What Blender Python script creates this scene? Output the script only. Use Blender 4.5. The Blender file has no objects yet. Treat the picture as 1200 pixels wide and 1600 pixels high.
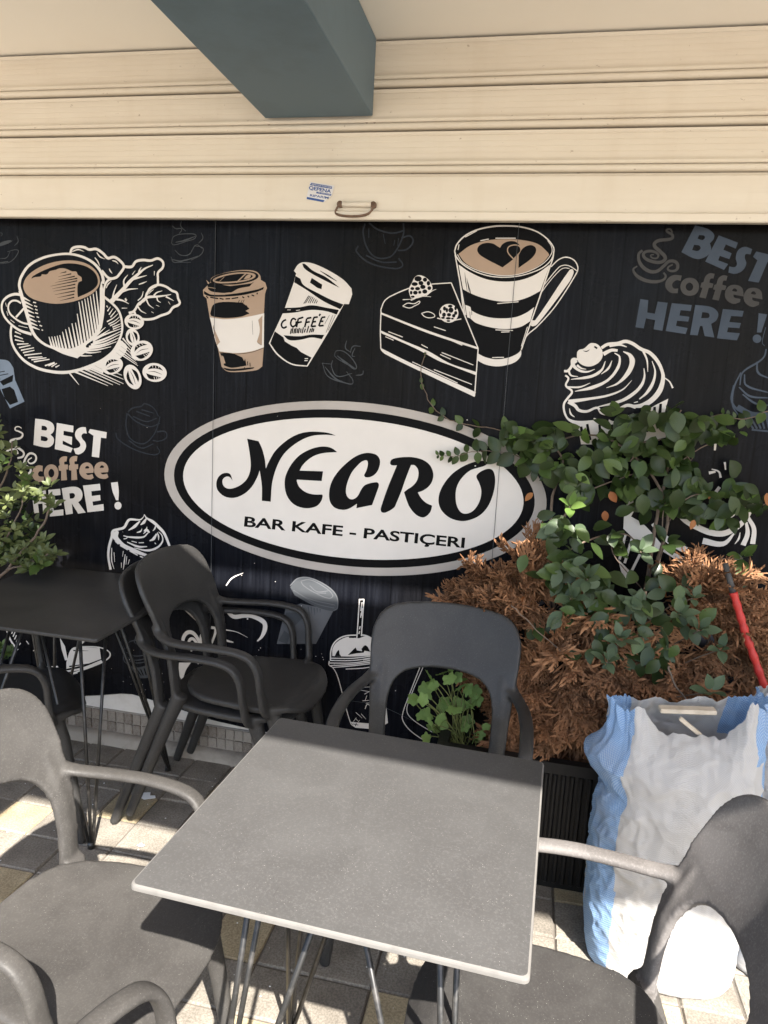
import bpy, bmesh, math, random
from mathutils import Vector, Matrix, noise
from mathutils.geometry import tessellate_polygon
from mathutils.bvhtree import BVHTree
random.seed(7)
S = bpy.context.scene
COL = S.collection
PI = math.pi
R3 = math.radians

# ------------------------------------------------------------------ camera
RC = Matrix(((0.97722, -0.08595, 0.19394), (0.20524, 0.15398, -0.96652), (0.05321, 0.98430, 0.16811)))
CAM = Vector((0.0, -2.525, 1.50))
FPX = 1127.3                                   # focal length in pixels of the 1200 x 1600 photograph
cd = bpy.data.cameras.new('camera'); cam = bpy.data.objects.new('camera', cd); COL.objects.link(cam)
cd.sensor_width = 36; cd.lens = FPX / 1600 * 36; cd.clip_start = 0.05; cd.clip_end = 500
ex, ey, ez = RC.col[0].normalized(), RC.col[1].normalized(), RC.col[2].normalized()
M = Matrix((ex, ey, ez)).transposed().to_4x4(); M.translation = CAM
cam.matrix_world = M
S.camera = cam

# ------------------------------------------------------------------ world, sun, exposure
SUN = Vector((0.45, -0.85, 1.0)).normalized()  # towards the sun
w = bpy.data.worlds.new('World'); S.world = w; w.use_nodes = True
nt = w.node_tree; bg = nt.nodes['Background']
sky = nt.nodes.new('ShaderNodeTexSky'); sky.sky_type = 'NISHITA'; sky.sun_disc = False
sky.sun_elevation = math.asin(SUN.z); sky.sun_rotation = math.atan2(SUN.x, SUN.y)
sky.air_density = 1.0; sky.dust_density = 1.5
nt.links.new(sky.outputs[0], bg.inputs[0]); bg.inputs[1].default_value = 0.11
sl = bpy.data.lights.new('sun', 'SUN'); sl.energy = 5.0; sl.angle = R3(0.6); sl.color = (1.0, 0.95, 0.87)
so = bpy.data.objects.new('sun', sl); COL.objects.link(so); so.location = (3, -6, 8)
so.rotation_euler = SUN.to_track_quat('Z', 'Y').to_euler()
S.view_settings.view_transform = 'Standard'; S.view_settings.look = 'None'
S.view_settings.exposure = 2.15; S.view_settings.gamma = 1.0; S.view_settings.use_curve_mapping = False

# ------------------------------------------------------------------ pixel of the photograph -> point on a real plane
def ray(px, py):
    return RC @ Vector((px - 600, 800 - py, -FPX))
def at_y(px, py, y=0.0):
    r = ray(px, py); return CAM + r * ((y - CAM.y) / r.y)
def at_z(px, py, z=0.0):
    r = ray(px, py); return CAM + r * ((z - CAM.z) / r.z)

# ------------------------------------------------------------------ object helpers
def link(o, parent=None):
    COL.objects.link(o)
    if parent is not None: o.parent = parent
    return o
def thing(name, label, cat, loc=(0, 0, 0), rz=0, group=None):
    o = bpy.data.objects.new(name, None); COL.objects.link(o); o.empty_display_size = 0.1
    o.location = loc; o.rotation_euler = (0, 0, rz); o['label'] = label; o['category'] = cat
    if group: o['group'] = group
    return o
def tag(o, label=None, cat=None, group=None, kind=None):
    if label: o['label'] = label
    if cat: o['category'] = cat
    if group: o['group'] = group
    if kind: o['kind'] = kind
    return o
def mesh_of(name, vs, fs, mats, smooth=False, mi=None):
    me = bpy.data.meshes.new(name); me.from_pydata([tuple(v) for v in vs], [], fs)
    for m in (mats if isinstance(mats, (list, tuple)) else [mats]): me.materials.append(m)
    if mi: me.polygons.foreach_set('material_index', mi)
    if smooth: me.polygons.foreach_set('use_smooth', [True] * len(me.polygons))
    me.update(); return me
def obj(name, vs, fs, mats, parent=None, smooth=False, mi=None):
    return link(bpy.data.objects.new(name, mesh_of(name, vs, fs, mats, smooth, mi)), parent)
def inst(name, me, parent=None, mw=None):
    o = bpy.data.objects.new(name, me); COL.objects.link(o)
    if parent is not None: o.parent = parent
    if mw is not None: o.matrix_local = mw
    return o
class MB:
    def __init__(s): s.v = []; s.f = []; s.m = []
    def add(s, vs, fs, mi=0):
        b = len(s.v); s.v += [Vector(v) for v in vs]; s.f += [[i + b for i in f] for f in fs]; s.m += [mi] * len(fs)
    def box(s, a, b, mi=0):
        x0, y0, z0 = a; x1, y1, z1 = b
        s.add([(x0,y0,z0),(x1,y0,z0),(x1,y1,z0),(x0,y1,z0),(x0,y0,z1),(x1,y0,z1),(x1,y1,z1),(x0,y1,z1)],
              [(0,3,2,1),(4,5,6,7),(0,1,5,4),(1,2,6,5),(2,3,7,6),(3,0,4,7)], mi)
    def tube(s, pts, r, n=8, mi=0, flat=1.0, up=None, cap=True):
        pts = [Vector(p) for p in pts]; rs = r if isinstance(r, (list, tuple)) else [r] * len(pts)
        b = len(s.v); ref = Vector(up) if up else None
        for i, p in enumerate(pts):
            t = (pts[min(i+1, len(pts)-1)] - pts[max(i-1, 0)]).normalized()
            if ref is None: ref = Vector((0,0,1)) if abs(t.z) < .9 else Vector((1,0,0))
            u = t.cross(ref).normalized(); v2 = u.cross(t)
            if not up: ref = v2
            for k in range(n):
                a = 2*PI*k/n
                s.v.append(p + u*math.cos(a)*rs[i] + v2*math.sin(a)*rs[i]*flat)
        for i in range(len(pts)-1):
            for k in range(n):
                k2 = (k+1) % n
                s.f.append([b+i*n+k, b+i*n+k2, b+(i+1)*n+k2, b+(i+1)*n+k]); s.m.append(mi)
        if cap:
            s.f.append([b+k for k in range(n)][::-1]); s.m.append(mi)
            e = b+(len(pts)-1)*n; s.f.append([e+k for k in range(n)]); s.m.append(mi)
    def build(s, name, mats, parent=None, smooth=False): return obj(name, s.v, s.f, mats, parent, smooth, s.m)
    def mesh(s, name, mats, smooth=False): return mesh_of(name, s.v, s.f, mats, smooth, s.m)
def cat_rom(pts, sub=6):
    """open smooth polyline of Vectors (tuples of any size)"""
    P = [Vector(p) for p in pts]; out = []
    for i in range(len(P)-1):
        p0, p1, p2, p3 = P[max(i-1,0)], P[i], P[i+1], P[min(i+2,len(P)-1)]
        for k in range(sub):
            t = k/sub
            out.append(.5*((2*p1)+(p2-p0)*t+(2*p0-5*p1+4*p2-p3)*t*t+(3*p1-p0-3*p2+p3)*t**3))
    out.append(P[-1]); return out
def bevel_box(a, b, w, seg=2):
    bm = bmesh.new(); m = MB(); m.box(a, b)
    vs = [bm.verts.new(v) for v in m.v]
    for f in m.f: bm.faces.new([vs[i] for i in f])
    bmesh.ops.bevel(bm, geom=bm.edges[:], offset=w, segments=seg, affect='EDGES', profile=.5)
    me = bpy.data.meshes.new('block'); bm.to_mesh(me); bm.free(); return me
def evaluated(me, mods):
    o = bpy.data.objects.new('temporary', me); COL.objects.link(o)
    for t, kw in mods:
        md = o.modifiers.new(t, t)
        for k, v in kw.items(): setattr(md, k, v)
    dg = bpy.context.evaluated_depsgraph_get(); dg.update()
    r = bpy.data.meshes.new_from_object(o.evaluated_get(dg))
    bpy.data.objects.remove(o); return r

# ------------------------------------------------------------------ materials
def lin(r, g, b):
    f = lambda c: (c/255/12.92) if c <= 10 else ((c/255+.055)/1.055)**2.4
    return (f(r), f(g), f(b), 1)
class N:
    """small node helper"""
    def __init__(s, name):
        s.m = bpy.data.materials.new(name); s.m.use_nodes = True; s.t = s.m.node_tree
        s.p = s.t.nodes['Principled BSDF']; s.x = s.t.nodes.new('ShaderNodeTexCoord')
    def new(s, t, **kw):
        n = s.t.nodes.new('ShaderNode' + t)
        for k, v in kw.items(): setattr(n, k, v)
        return n
    def link(s, a, b): s.t.links.new(a, b)
    def set(s, **kw):
        for k, v in kw.items():
            i = s.p.inputs[k.replace('_', ' ')]
            if hasattr(v, 'is_linked'): s.link(v, i)
            else: i.default_value = v
        return s
    def map(s, scale=(1,1,1), src='Object', rot=(0,0,0)):
        n = s.new('Mapping'); n.inputs[3].default_value = scale; n.inputs[2].default_value = rot
        s.link(s.x.outputs[src], n.inputs[0]); return n.outputs[0]
    def noise(s, scale, detail=4, rough=.55, vec=None, dist=0):
        n = s.new('TexNoise'); n.inputs['Scale'].default_value = scale; n.inputs['Detail'].default_value = detail
        n.inputs['Roughness'].default_value = rough; n.inputs['Distortion'].default_value = dist
        s.link(vec if vec else s.x.outputs['Object'], n.inputs['Vector']); return n.outputs['Fac']
    def vor(s, scale, vec=None, feature='F1', out='Distance'):
        n = s.new('TexVoronoi', feature=feature); n.inputs['Scale'].default_value = scale
        s.link(vec if vec else s.x.outputs['Object'], n.inputs['Vector']); return n.outputs[out]
    def ramp(s, fac, stops):
        n = s.new('ValToRGB'); e = n.color_ramp.elements
        while len(e) < len(stops): e.new(.5)
        for i, (p, c) in enumerate(stops):
            e[i].position = p; e[i].color = c if isinstance(c, (tuple, list)) else (c, c, c, 1)
        s.link(fac, n.inputs[0]); return n.outputs[0]
    def mix(s, fac, a, b, mode='MIX'):
        n = s.new('Mix', data_type='RGBA', blend_type=mode)
        for v, i in ((fac, 0), (a, 6), (b, 7)):
            if hasattr(v, 'is_linked'): s.link(v, n.inputs[i])
            else: n.inputs[i].default_value = v
        return n.outputs[2]
    def math(s, op, a, b=0.0):
        n = s.new('Math', operation=op)
        for v, i in ((a, 0), (b, 1)):
            if hasattr(v, 'is_linked'): s.link(v, n.inputs[i])
            else: n.inputs[i].default_value = v
        return n.outputs[0]
    def bump(s, h, strength=.3, dist=.002):
        n = s.new('Bump'); n.inputs['Strength'].default_value = strength; n.inputs['Distance'].default_value = dist
        s.link(h, n.inputs['Height']); s.link(n.outputs[0], s.p.inputs['Normal'])
    def rnd(s):
        return s.new('ObjectInfo').outputs['Random']
def c4(r, g, b): return (r, g, b, 1)

def mat_print(name, col, var=.12):
    n = N(name); f = n.noise(6, 5); d = tuple(x*(1-var) for x in col[:3]) + (1,)
    n.set(Base_Color=n.mix(n.ramp(f, [(.35, 0), (.65, 1)]), d, col), Roughness=.42, Specular_IOR_Level=.05)
    return n.m
P_WHITE = mat_print('printed white', c4(.635, .59, .55), .06)
P_TAN = mat_print('printed tan', c4(.36, .26, .19))
P_BLACK = mat_print('printed black', c4(.0045, .0045, .005))
P_RING = mat_print('printed grey ring', c4(.40, .36, .33))
P_GREY = mat_print('printed faint grey', c4(.060, .064, .070))
P_SLATE = mat_print('printed slate blue', c4(.062, .078, .105), .25)
P_STEEL = mat_print('printed steel blue', c4(.19, .23, .29), .25)
P_SMOKE = mat_print('printed smoke grey', c4(.105, .108, .116), .3)
P_FAINT = mat_print('printed very faint', c4(.022, .025, .031))
P_DULL = mat_print('printed dull taupe', c4(.062, .060, .060), .25)
P_BLUE = mat_print('sticker blue', c4(.05, .10, .28))
P_STICK = mat_print('sticker white', c4(.68, .66, .66))

def mat_vinyl():
    n = N('dark wood print vinyl')
    g = n.noise(3.2, 8, .65, n.map((26, 1, 1.1)))
    big = n.noise(1.1, 3, .5)
    xs = n.new('SeparateXYZ'); n.link(n.x.outputs['Object'], xs.inputs[0])
    plank = n.math('FRACT', n.math('MULTIPLY', xs.outputs[0], 8.6))
    edge = n.ramp(n.math('ABSOLUTE', n.math('SUBTRACT', plank, .5)), [(.47, 1.0), (.498, .35)])
    cold = n.ramp(g, [(.30, c4(.0025, .003, .005)), (.52, c4(.006, .0066, .0092)), (.72, c4(.0125, .014, .019))])
    warm = n.ramp(g, [(.30, c4(.003, .003, .003)), (.7, c4(.0075, .0066, .0064))])
    c = n.mix(n.ramp(big, [(.46, 1), (.62, 0)]), warm, cold)
    c = n.mix(1.0, c, edge, 'MULTIPLY')
    scr = n.ramp(n.noise(24, 2, .5, n.map((30, 1, 1), rot=(0, .6, 0))), [(.775, 0), (.79, 1)])
    c = n.mix(n.math('MULTIPLY', scr, .08), c, c4(.3, .3, .3))
    sm = n.noise(5, 5, .6)
    n.set(Base_Color=c, Roughness=n.ramp(sm, [(.3, .20), (.7, .34)]), Specular_IOR_Level=.055)
    n.bump(n.noise(14, 3), .06, .004)
    return n.m
VINYL = mat_vinyl()

def mat_plaster(name, col, dirt, rough=.6, sc=3, amt=.35):
    n = N(name); a = n.noise(sc, 8, .62); b = n.noise(sc*14, 5, .6)
    f = n.math('MULTIPLY', n.ramp(a, [(.48, 0), (.74, 1)]), amt)
    c = n.mix(f, col, dirt)
    sp = n.ramp(n.noise(60, 2, .5), [(.76, 0), (.80, 1)])
    c = n.mix(n.math('MULTIPLY', sp, .35), c, tuple(x*.45 for x in dirt[:3]) + (1,))
    n.set(Base_Color=c, Roughness=rough, Specular_IOR_Level=.25); n.bump(b, .12, .0015); return n.m
SOFFIT = mat_plaster('cream painted soffit', c4(.90, .855, .775), c4(.86, .79, .69), .7, 2)
TEAL = mat_plaster('teal grey painted beam', c4(.108, .158, .192), c4(.082, .118, .142), .5, 4, .8)
CONC = mat_plaster('concrete skirting', c4(.30, .27, .235), c4(.14, .12, .10), .85, 9, .8)
PLASTER = mat_plaster('bare white plaster', c4(.62, .59, .56), c4(.42, .38, .34), .8, 12, .6)

def mat_shutter():
    n = N('cream painted shutter metal')
    a = n.noise(2.0, 7, .65, n.map((1.0, 1, 6)))
    st = n.noise(2, 6, .6, n.map((5, 1, .8)))
    base = n.mix(n.ramp(a, [(.40, 0), (.70, 1)]), c4(.655, .59, .495), c4(.61, .54, .445))
    base = n.mix(n.math('MULTIPLY', n.ramp(st, [(.52, 0), (.80, 1)]), .16), base, c4(.45, .35, .23))
    sp = n.ramp(n.noise(38, 3, .6, n.map((1, 1, 1.7))), [(.70, 0), (.73, 1)])
    base = n.mix(n.math('MULTIPLY', sp, .5), base, c4(.20, .13, .08))
    gr = n.noise(1.3, 6, .7, n.map((.8, 1, 22)))
    base = n.mix(n.math('MULTIPLY', n.ramp(gr, [(.58, 0), (.72, 1)]), .22), base, c4(.36, .28, .19))
    n.set(Base_Color=base, Roughness=.42, Specular_IOR_Level=.4); n.bump(n.noise(5, 5), .22, .006); return n.m
SHUT = mat_shutter()
RUST = mat_plaster('worn brown iron', c4(.16, .10, .07), c4(.05, .03, .02), .6, 60, .9)
GAPM = mat_plaster('dark slot', c4(.012, .010, .009), c4(.01, .01, .01), .8)

def mat_plastic(name, base, dust, rough, speck, smear=.35):
    n = N(name)
    cl = n.noise(6.5, 9, .68, None, .6); fine = n.noise(240, 3, .7)
    c = n.mix(n.ramp(cl, [(.40, 0), (.62, 1)]), base, dust)
    sm = n.noise(3.1, 4, .7, n.map((1, 5, 1), rot=(.3, .2, .9)))
    c = n.mix(n.math('MULTIPLY', n.ramp(sm, [(.60, 0), (.74, 1)]), smear), c, tuple(x*1.4 for x in dust[:3]) + (1,))
    sc = n.noise(9, 3, .6, n.map((16, .8, 1), rot=(0, 0, 1.1)))
    c = n.mix(n.math('MULTIPLY', n.ramp(sc, [(.735, 0), (.76, 1)]), .30), c, tuple(x*.55 for x in base[:3]) + (1,))
    c = n.mix(n.math('MULTIPLY', n.ramp(fine, [(.50, 0), (.72, 1)]), .35), c, tuple(min(1, x*1.9) for x in dust[:3]) + (1,))
    sp = n.ramp(n.vor(210), [(speck, 1), (speck + .05, 0)])
    gate = n.ramp(n.noise(30, 2), [(.48, 0), (.58, 1)])
    c = n.mix(n.math('MULTIPLY', n.math('MULTIPLY', sp, gate), .55), c, c4(.42, .40, .37))
    n.set(Base_Color=c, Roughness=rough, Specular_IOR_Level=.26); n.bump(n.noise(420, 2, .6), .10, .0006); return n.m
CHAIR_BLACK = mat_plastic('black moulded plastic', c4(.026, .025, .0245), c4(.033, .032, .031), .42, .055)
CHAIR_DUSTY = mat_plastic('dusty charcoal plastic', c4(.040, .0375, .036), c4(.057, .053, .050), .52, .07)
CHAIR_PALE = mat_plastic('sun bleached grey plastic', c4(.036, .0335, .0315), c4(.049, .046, .043), .55, .06)
CHAIR_LIFTED = mat_plastic('dusty lifted plastic', c4(.085, .078, .075), c4(.125, .116, .112), .7, .05)  # dusty tone; extra light put into the colour of back and armrests
CHAIR_SEAT_DARK = mat_plastic('darker charcoal plastic', c4(.031, .029, .028), c4(.042, .040, .038), .5, .08)  # same moulding in a darker tone, for the seat
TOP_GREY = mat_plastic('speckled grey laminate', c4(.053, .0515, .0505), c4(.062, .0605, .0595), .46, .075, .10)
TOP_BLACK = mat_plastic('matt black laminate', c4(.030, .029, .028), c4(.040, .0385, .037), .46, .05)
def mat_metal():
    n = N('black painted steel rod'); a = n.noise(40, 4)
    n.set(Base_Color=n.mix(n.ramp(a, [(.5, 0), (.75, 1)]), c4(.014, .0135, .013), c4(.06, .055, .05)), Roughness=.38, Specular_IOR_Level=.5); return n.m
ROD = mat_metal()
EDGE = mat_plaster('pale worn laminate edge', c4(.135, .128, .12), c4(.09, .085, .08), .6, 30, .6)

def mat_slab(name, a, b, d):
    n = N(name); r = n.rnd()
    v = n.map((1, 1, 1)); o = n.new('Vectormath' if False else 'VectorMath', operation='ADD')
    n.link(n.x.outputs['Object'], o.inputs[0]); cb = n.new('CombineXYZ'); n.link(n.math('MULTIPLY', r, 37.0), cb.inputs[0]); n.link(cb.outputs[0], o.inputs[1])
    vec = o.outputs[0]
    big = n.noise(9, 6, .6, vec); fine = n.noise(170, 4, .7, vec)
    c = n.mix(r, a, b); c = n.mix(n.ramp(big, [(.42, 0), (.72, 1)]), c, d)
    c = n.mix(n.math('MULTIPLY', n.ramp(fine, [(.42, 1), (.58, 0)]), .45), c, tuple(x*.4 for x in d[:3]) + (1,))
    n.set(Base_Color=c, Roughness=.85, Specular_IOR_Level=.2); n.bump(n.noise(120, 5, .7, vec), .45, .0025); return n.m
SLAB_GREY = mat_slab('grey brown paving stone', c4(.21, .188, .160), c4(.275, .248, .21), c4(.145, .127, .106))
SLAB_YEL = mat_slab('ochre paving stone', c4(.36, .295, .19), c4(.43, .36, .235), c4(.27, .215, .135))
JOINT = mat_plaster('sandy joint', c4(.12, .105, .09), c4(.06, .052, .045), .95, 40, .7)
def mat_ground():
    n = N('paved street ground'); v = n.map((1, 1, 1))
    b = n.new('TexBrick'); b.offset = 0; b.inputs['Scale'].default_value = 1
    b.inputs['Brick Width'].default_value = .154; b.inputs['Row Height'].default_value = .154; b.inputs['Mortar Size'].default_value = .004
    b.inputs['Color1'].default_value = c4(.38, .345, .30); b.inputs['Color2'].default_value = c4(.45, .41, .355); b.inputs['Mortar'].default_value = c4(.09, .08, .07)
    n.link(v, b.inputs['Vector'])
    n.set(Base_Color=n.mix(n.math('MULTIPLY', n.noise(4, 6), .4), b.outputs[0], c4(.22, .19, .16)), Roughness=.9); return n.m
GROUND = mat_ground()
def mat_tile():
    n = N('brown marbled glass tile'); r = n.rnd()
    a = n.mix(r, c4(.115, .092, .076), c4(.27, .24, .21))
    vein = n.ramp(n.noise(34, 6, .7, None, 1.5), [(.44, 0), (.50, 1), (.56, 0)])
    n.set(Base_Color=n.mix(n.math('MULTIPLY', vein, .45), a, c4(.36, .33, .30)), Roughness=.25); return n.m
TILE = mat_tile()
GROUT = mat_plaster('grey grout', c4(.36, .34, .31), c4(.22, .20, .18), .9, 30)

def mat_leaf(name, a, b, rough=.42, trans=.25, vein=True):
    n = N(name); r = n.rnd(); c = n.mix(r, a, b)
    sp = n.noise(28, 4); c = n.mix(n.math('MULTIPLY', n.ramp(sp, [(.4, 0), (.7, 1)]), .35), c, tuple(x*.6 for x in a[:3]) + (1,))
    n.set(Base_Color=c, Roughness=rough, Specular_IOR_Level=.33)
    tr = n.new('BsdfTranslucent'); n.link(n.mix(1.0, c, c4(1.5, 1.6, .9), 'MULTIPLY'), tr.inputs[0])
    ms = n.new('MixShader'); ms.inputs[0].default_value = trans
    n.link(n.p.outputs[0], ms.inputs[1]); n.link(tr.outputs[0], ms.inputs[2])
    n.link(ms.outputs[0], n.t.nodes['Material Output'].inputs[0]); return n.m
LEAF_DARK = mat_leaf('dark glossy leaf', c4(.019, .034, .010), c4(.044, .070, .020), .36)
LEAF_MID = mat_leaf('mid green leaf', c4(.050, .084, .022), c4(.085, .128, .034), .38)
LEAF_YOUNG = mat_leaf('young bright leaf', c4(.10, .17, .042), c4(.14, .21, .055), .4, .3)
LEAF_DUSTY = mat_leaf('dusty blue green leaf', c4(.052, .080, .042), c4(.088, .120, .066), .58, .15)
LEAF_RUST = mat_leaf('withered orange leaf', c4(.30, .105, .035), c4(.36, .15, .05), .6, .25)
LEAF_OLIVE = mat_leaf('olive shrub leaf', c4(.085, .105, .040), c4(.15, .17, .065), .42, .22)
LEAF_WEED = mat_leaf('soft light green leaf', c4(.16, .255, .080), c4(.23, .34, .11), .6, .3)
def mat_frond():
    n = N('dead brown conifer frond'); r = n.rnd()
    v = n.noise(16, 4); c = n.mix(r, c4(.13, .060, .030), c4(.40, .20, .10))
    c = n.mix(n.math('MULTIPLY', n.ramp(v, [(.4, 0), (.7, 1)]), .5), c, c4(.44, .25, .14))
    n.set(Base_Color=c, Roughness=.8, Specular_IOR_Level=.15)
    tr = n.new('BsdfTranslucent'); n.link(c, tr.inputs[0]); ms = n.new('MixShader'); ms.inputs[0].default_value = .2
    n.link(n.p.outputs[0], ms.inputs[1]); n.link(tr.outputs[0], ms.inputs[2]); n.link(ms.outputs[0], n.t.nodes['Material Output'].inputs[0]); return n.m
FROND = mat_frond()
BARK = mat_plaster('grey brown bark', c4(.14, .105, .08), c4(.07, .05, .04), .9, 60, .8)
STEM_GREEN = mat_plaster('green stem', c4(.13, .15, .05), c4(.10, .09, .04), .7, 30)
SOIL = mat_plaster('dry potting soil', c4(.07, .05, .036), c4(.13, .10, .075), .95, 60, .9)
POT = mat_plaster('black ribbed plastic', c4(.010, .0095, .0095), c4(.028, .026, .025), .45, 14, .5)
POT_GREY = mat_plaster('grey plastic pot', c4(.06, .058, .056), c4(.035, .033, .032), .55, 14, .5)
RED_TAPE = mat_plaster('red tape', c4(.42, .035, .028), c4(.28, .02, .02), .42, 40, .6)
WOODP = mat_plaster('pale stripped wood', c4(.52, .45, .36), c4(.36, .29, .21), .8, 30, .7)
PAPER = mat_plaster('white paper', c4(.72, .72, .72), c4(.6, .6, .6), .8, 30)

def mat_weave(name, ca, cb, su, sv):
    n = N(name); v = n.map((su, sv, 1), 'UV')
    ch = n.new('TexChecker'); ch.inputs['Scale'].default_value = 1; ch.inputs['Color1'].default_value = ca; ch.inputs['Color2'].default_value = cb
    n.link(v, ch.inputs[0])
    xs = n.new('SeparateXYZ'); n.link(v, xs.inputs[0])
    wv = n.math('MULTIPLY', n.math('SINE', n.math('MULTIPLY', xs.outputs[0], PI)), n.math('SINE', n.math('MULTIPLY', xs.outputs[1], PI)))
    d = n.noise(7, 6, .6); c = n.mix(n.math('MULTIPLY', n.ramp(d, [(.5, 0), (.78, 1)]), .35), ch.outputs[0], c4(.42, .37, .31))
    n.set(Base_Color=c, Roughness=.55, Specular_IOR_Level=.35)
    h = n.math('ADD', n.math('MULTIPLY', wv, .16), n.math('MULTIPLY', n.noise(22, 7, .72, None, .8), 3.0)); n.bump(h, .55, .005)
    tr = n.new('BsdfTranslucent'); n.link(c, tr.inputs[0]); ms = n.new('MixShader'); ms.inputs[0].default_value = .18
    n.link(n.p.outputs[0], ms.inputs[1]); n.link(tr.outputs[0], ms.inputs[2]); n.link(ms.outputs[0], n.t.nodes['Material Output'].inputs[0]); return n.m
BAG_WHITE = mat_weave('white woven plastic', c4(.51, .495, .48), c4(.465, .45, .435), 330, 380)
BAG_BLUE = mat_weave('blue and white woven plastic', c4(.13, .27, .52), c4(.33, .45, .61), 310, 350)

# ================================================================== SETTING
# street ground out to the horizon, a recessed joint bed and single paving stones near the cafe
g = obj('ground', [(-150,-150,-.030),(150,-150,-.030),(150,150,-.030),(-150,150,-.030)], [(0,1,2,3)], GROUND); tag(g, kind='structure')
pav = obj('pavement', [(-6,-9,-.006),(5,-9,-.006),(5,.0,-.006),(-6,.0,-.006)], [(0,1,2,3)], JOINT); tag(pav, kind='structure')
SP = .1545
slab_me = {}
def slab_mesh(k, yellow):
    key = (k, yellow)
    if key not in slab_me:
        rnd = random.Random(k); m = MB(); h = SP/2 - .0022
        n = 4; vs = []; top = [[None]*(n+1) for _ in range(n+1)]
        # top with softly rounded, slightly chipped rim
        prof = [(-h, -.005), (-h+.004, 0), (0, .0006), (h-.004, 0), (h, -.005)]
        for i in range(5):
            for j in range(5):
                zx, zy = prof[i][1], prof[j][1]
                z = min(zx, zy) + (rnd.uniform(-.0012, .0008) if 0 < i < 4 and 0 < j < 4 else rnd.uniform(-.001, 0))
                vs.append((prof[i][0] + rnd.uniform(-.0006,.0006), prof[j][0] + rnd.uniform(-.0006,.0006), z))
        fs = [(i*5+j, (i+1)*5+j, (i+1)*5+j+1, i*5+j+1) for i in range(4) for j in range(4)]
        ring = [i*5 for i in range(5)] + [20+j for j in range(1,5)] + [i*5+4 for i in range(3,-1,-1)] + [j for j in range(3,0,-1)]
        b = len(vs)
        for i in ring: vs.append((vs[i][0], vs[i][1], -.04))
        for q in range(len(ring)): fs.append((ring[q], b+q, b+(q+1)%len(ring), ring[(q+1)%len(ring)]))
        slab_me[key] = mesh_of('paving_slab', vs, fs, SLAB_YEL if yellow else SLAB_GREY)
    return slab_me[key]
YEL = set()
X0, Y0 = -1.5205, -.4860
def cell(x, y): return (math.floor((x - X0)/SP), math.floor((y - Y0)/SP))
for x, y in ((-1.6,-.56), (-1.28,-.41), (-1.44,-.87), (-.665,-.885), (-.21,-1.04), (.25,-.45), (-.9,-.72), (-1.13,-1.02), (-1.75,-.72),
             (-.5,-1.2), (-.05,-.72), (.4,-.88), (-.36,-.57), (-.82,-1.35), (-1.9,-.40), (.1,-1.35), (-1.0,-.26), (-.4,-1.5)): YEL.add(cell(x, y))
near, far = [], []
for i in range(-30, 30):
    for j in range(-30, 3):
        cx, cy = X0 + (i+.5)*SP, Y0 + (j+.5)*SP
        if cy > -.05: continue
        inview = -2.15 < cx < .75 and -1.72 < cy
        (near if inview else far).append((i, j, cx, cy))
near.sort(key=lambda q: -((q[2]+.4)**2*.5 + (q[3]+.9)**2)); cut = near[:-298] if len(near) > 298 else []; near = near[len(cut):]
for i, j, cx, cy in near:
    r = random.Random(i*91+j*7)
    s = inst('paving_slab', slab_mesh(r.randrange(6), (i, j) in YEL), pav)
    s.location = (cx, cy, r.uniform(-.002, .0015)); s.rotation_euler = (r.uniform(-.006,.006), r.uniform(-.006,.006), r.choice((0, PI/2, PI, 1.5*PI)) + r.uniform(-.006,.006))
m = MB()
for i, j, cx, cy in far + cut:
    r = random.Random(i*91+j*7); h = SP/2-.0022; yl = 1 if r.random() < .17 else 0
    z = r.uniform(-.002,.0015); m.add([(cx-h,cy-h,z),(cx+h,cy-h,z),(cx+h,cy+h,z),(cx-h,cy+h,z),(cx-h,cy-h,-.02),(cx+h,cy-h,-.02),(cx+h,cy+h,-.02),(cx-h,cy+h,-.02)],
        [(0,1,2,3),(4,5,1,0),(5,6,2,1),(6,7,3,2),(7,4,0,3)], yl)
tag(m.build('outlying_slabs', [SLAB_GREY, SLAB_YEL], pav), kind='stuff')

# ---- overhang: two soffit slabs with a narrow slot between them, front edge a little askew
def prism(name, poly, z0, z1, mat, parent=None):
    k = len(poly); vs = [(x,y,z0) for x,y in poly] + [(x,y,z1) for x,y in poly]
    fs = [list(range(k))[::-1], list(range(k,2*k))] + [(i,(i+1)%k,k+(i+1)%k,k+i) for i in range(k)]
    return obj(name, vs, fs, mat, parent)
ZC = 2.600
ye = lambda x: -2.717 - .060*(x - .304)
soff = thing('overhang', 'cream painted overhang soffit above the roller shutter', 'overhang', (0, 0, ZC))
def off(o): o.location = (0, 0, -ZC); return o
off(prism('soffit_panel', [(-6,-1.545),(5,-1.545),(5,-.004),(-6,-.004)], ZC, ZC+.012, SOFFIT, soff))
off(prism('soffit_panel', [(-6,ye(-6)),(5,ye(5)),(5,-1.612),(-6,-1.612)], ZC, ZC+.012, SOFFIT, soff))
beam = thing('ceiling_beam', 'teal grey painted beam running out from the shutter under the soffit', 'beam', (0,0,0))
bl, br = at_y(415,186,-.075), at_y(583,182,-.075)
bme = bevel_box((bl.x, -2.70, (bl.z+br.z)/2), (br.x, -.078, ZC-.003), .004)
bme.materials.append(TEAL); link(bpy.data.objects.new('beam_casing', bme), beam)
m = MB()
for x in (bl.x+.012, br.x-.02, br.x+.006): m.add(*(lambda c, r: ([(c[0]+r*math.cos(a*PI/4), c[1], c[2]+r*math.sin(a*PI/4)) for a in range(8)], [list(range(8))]))((x, -.0755, bl.z-.014), .006))
m.build('paint_chip', RUST, beam)

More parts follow.
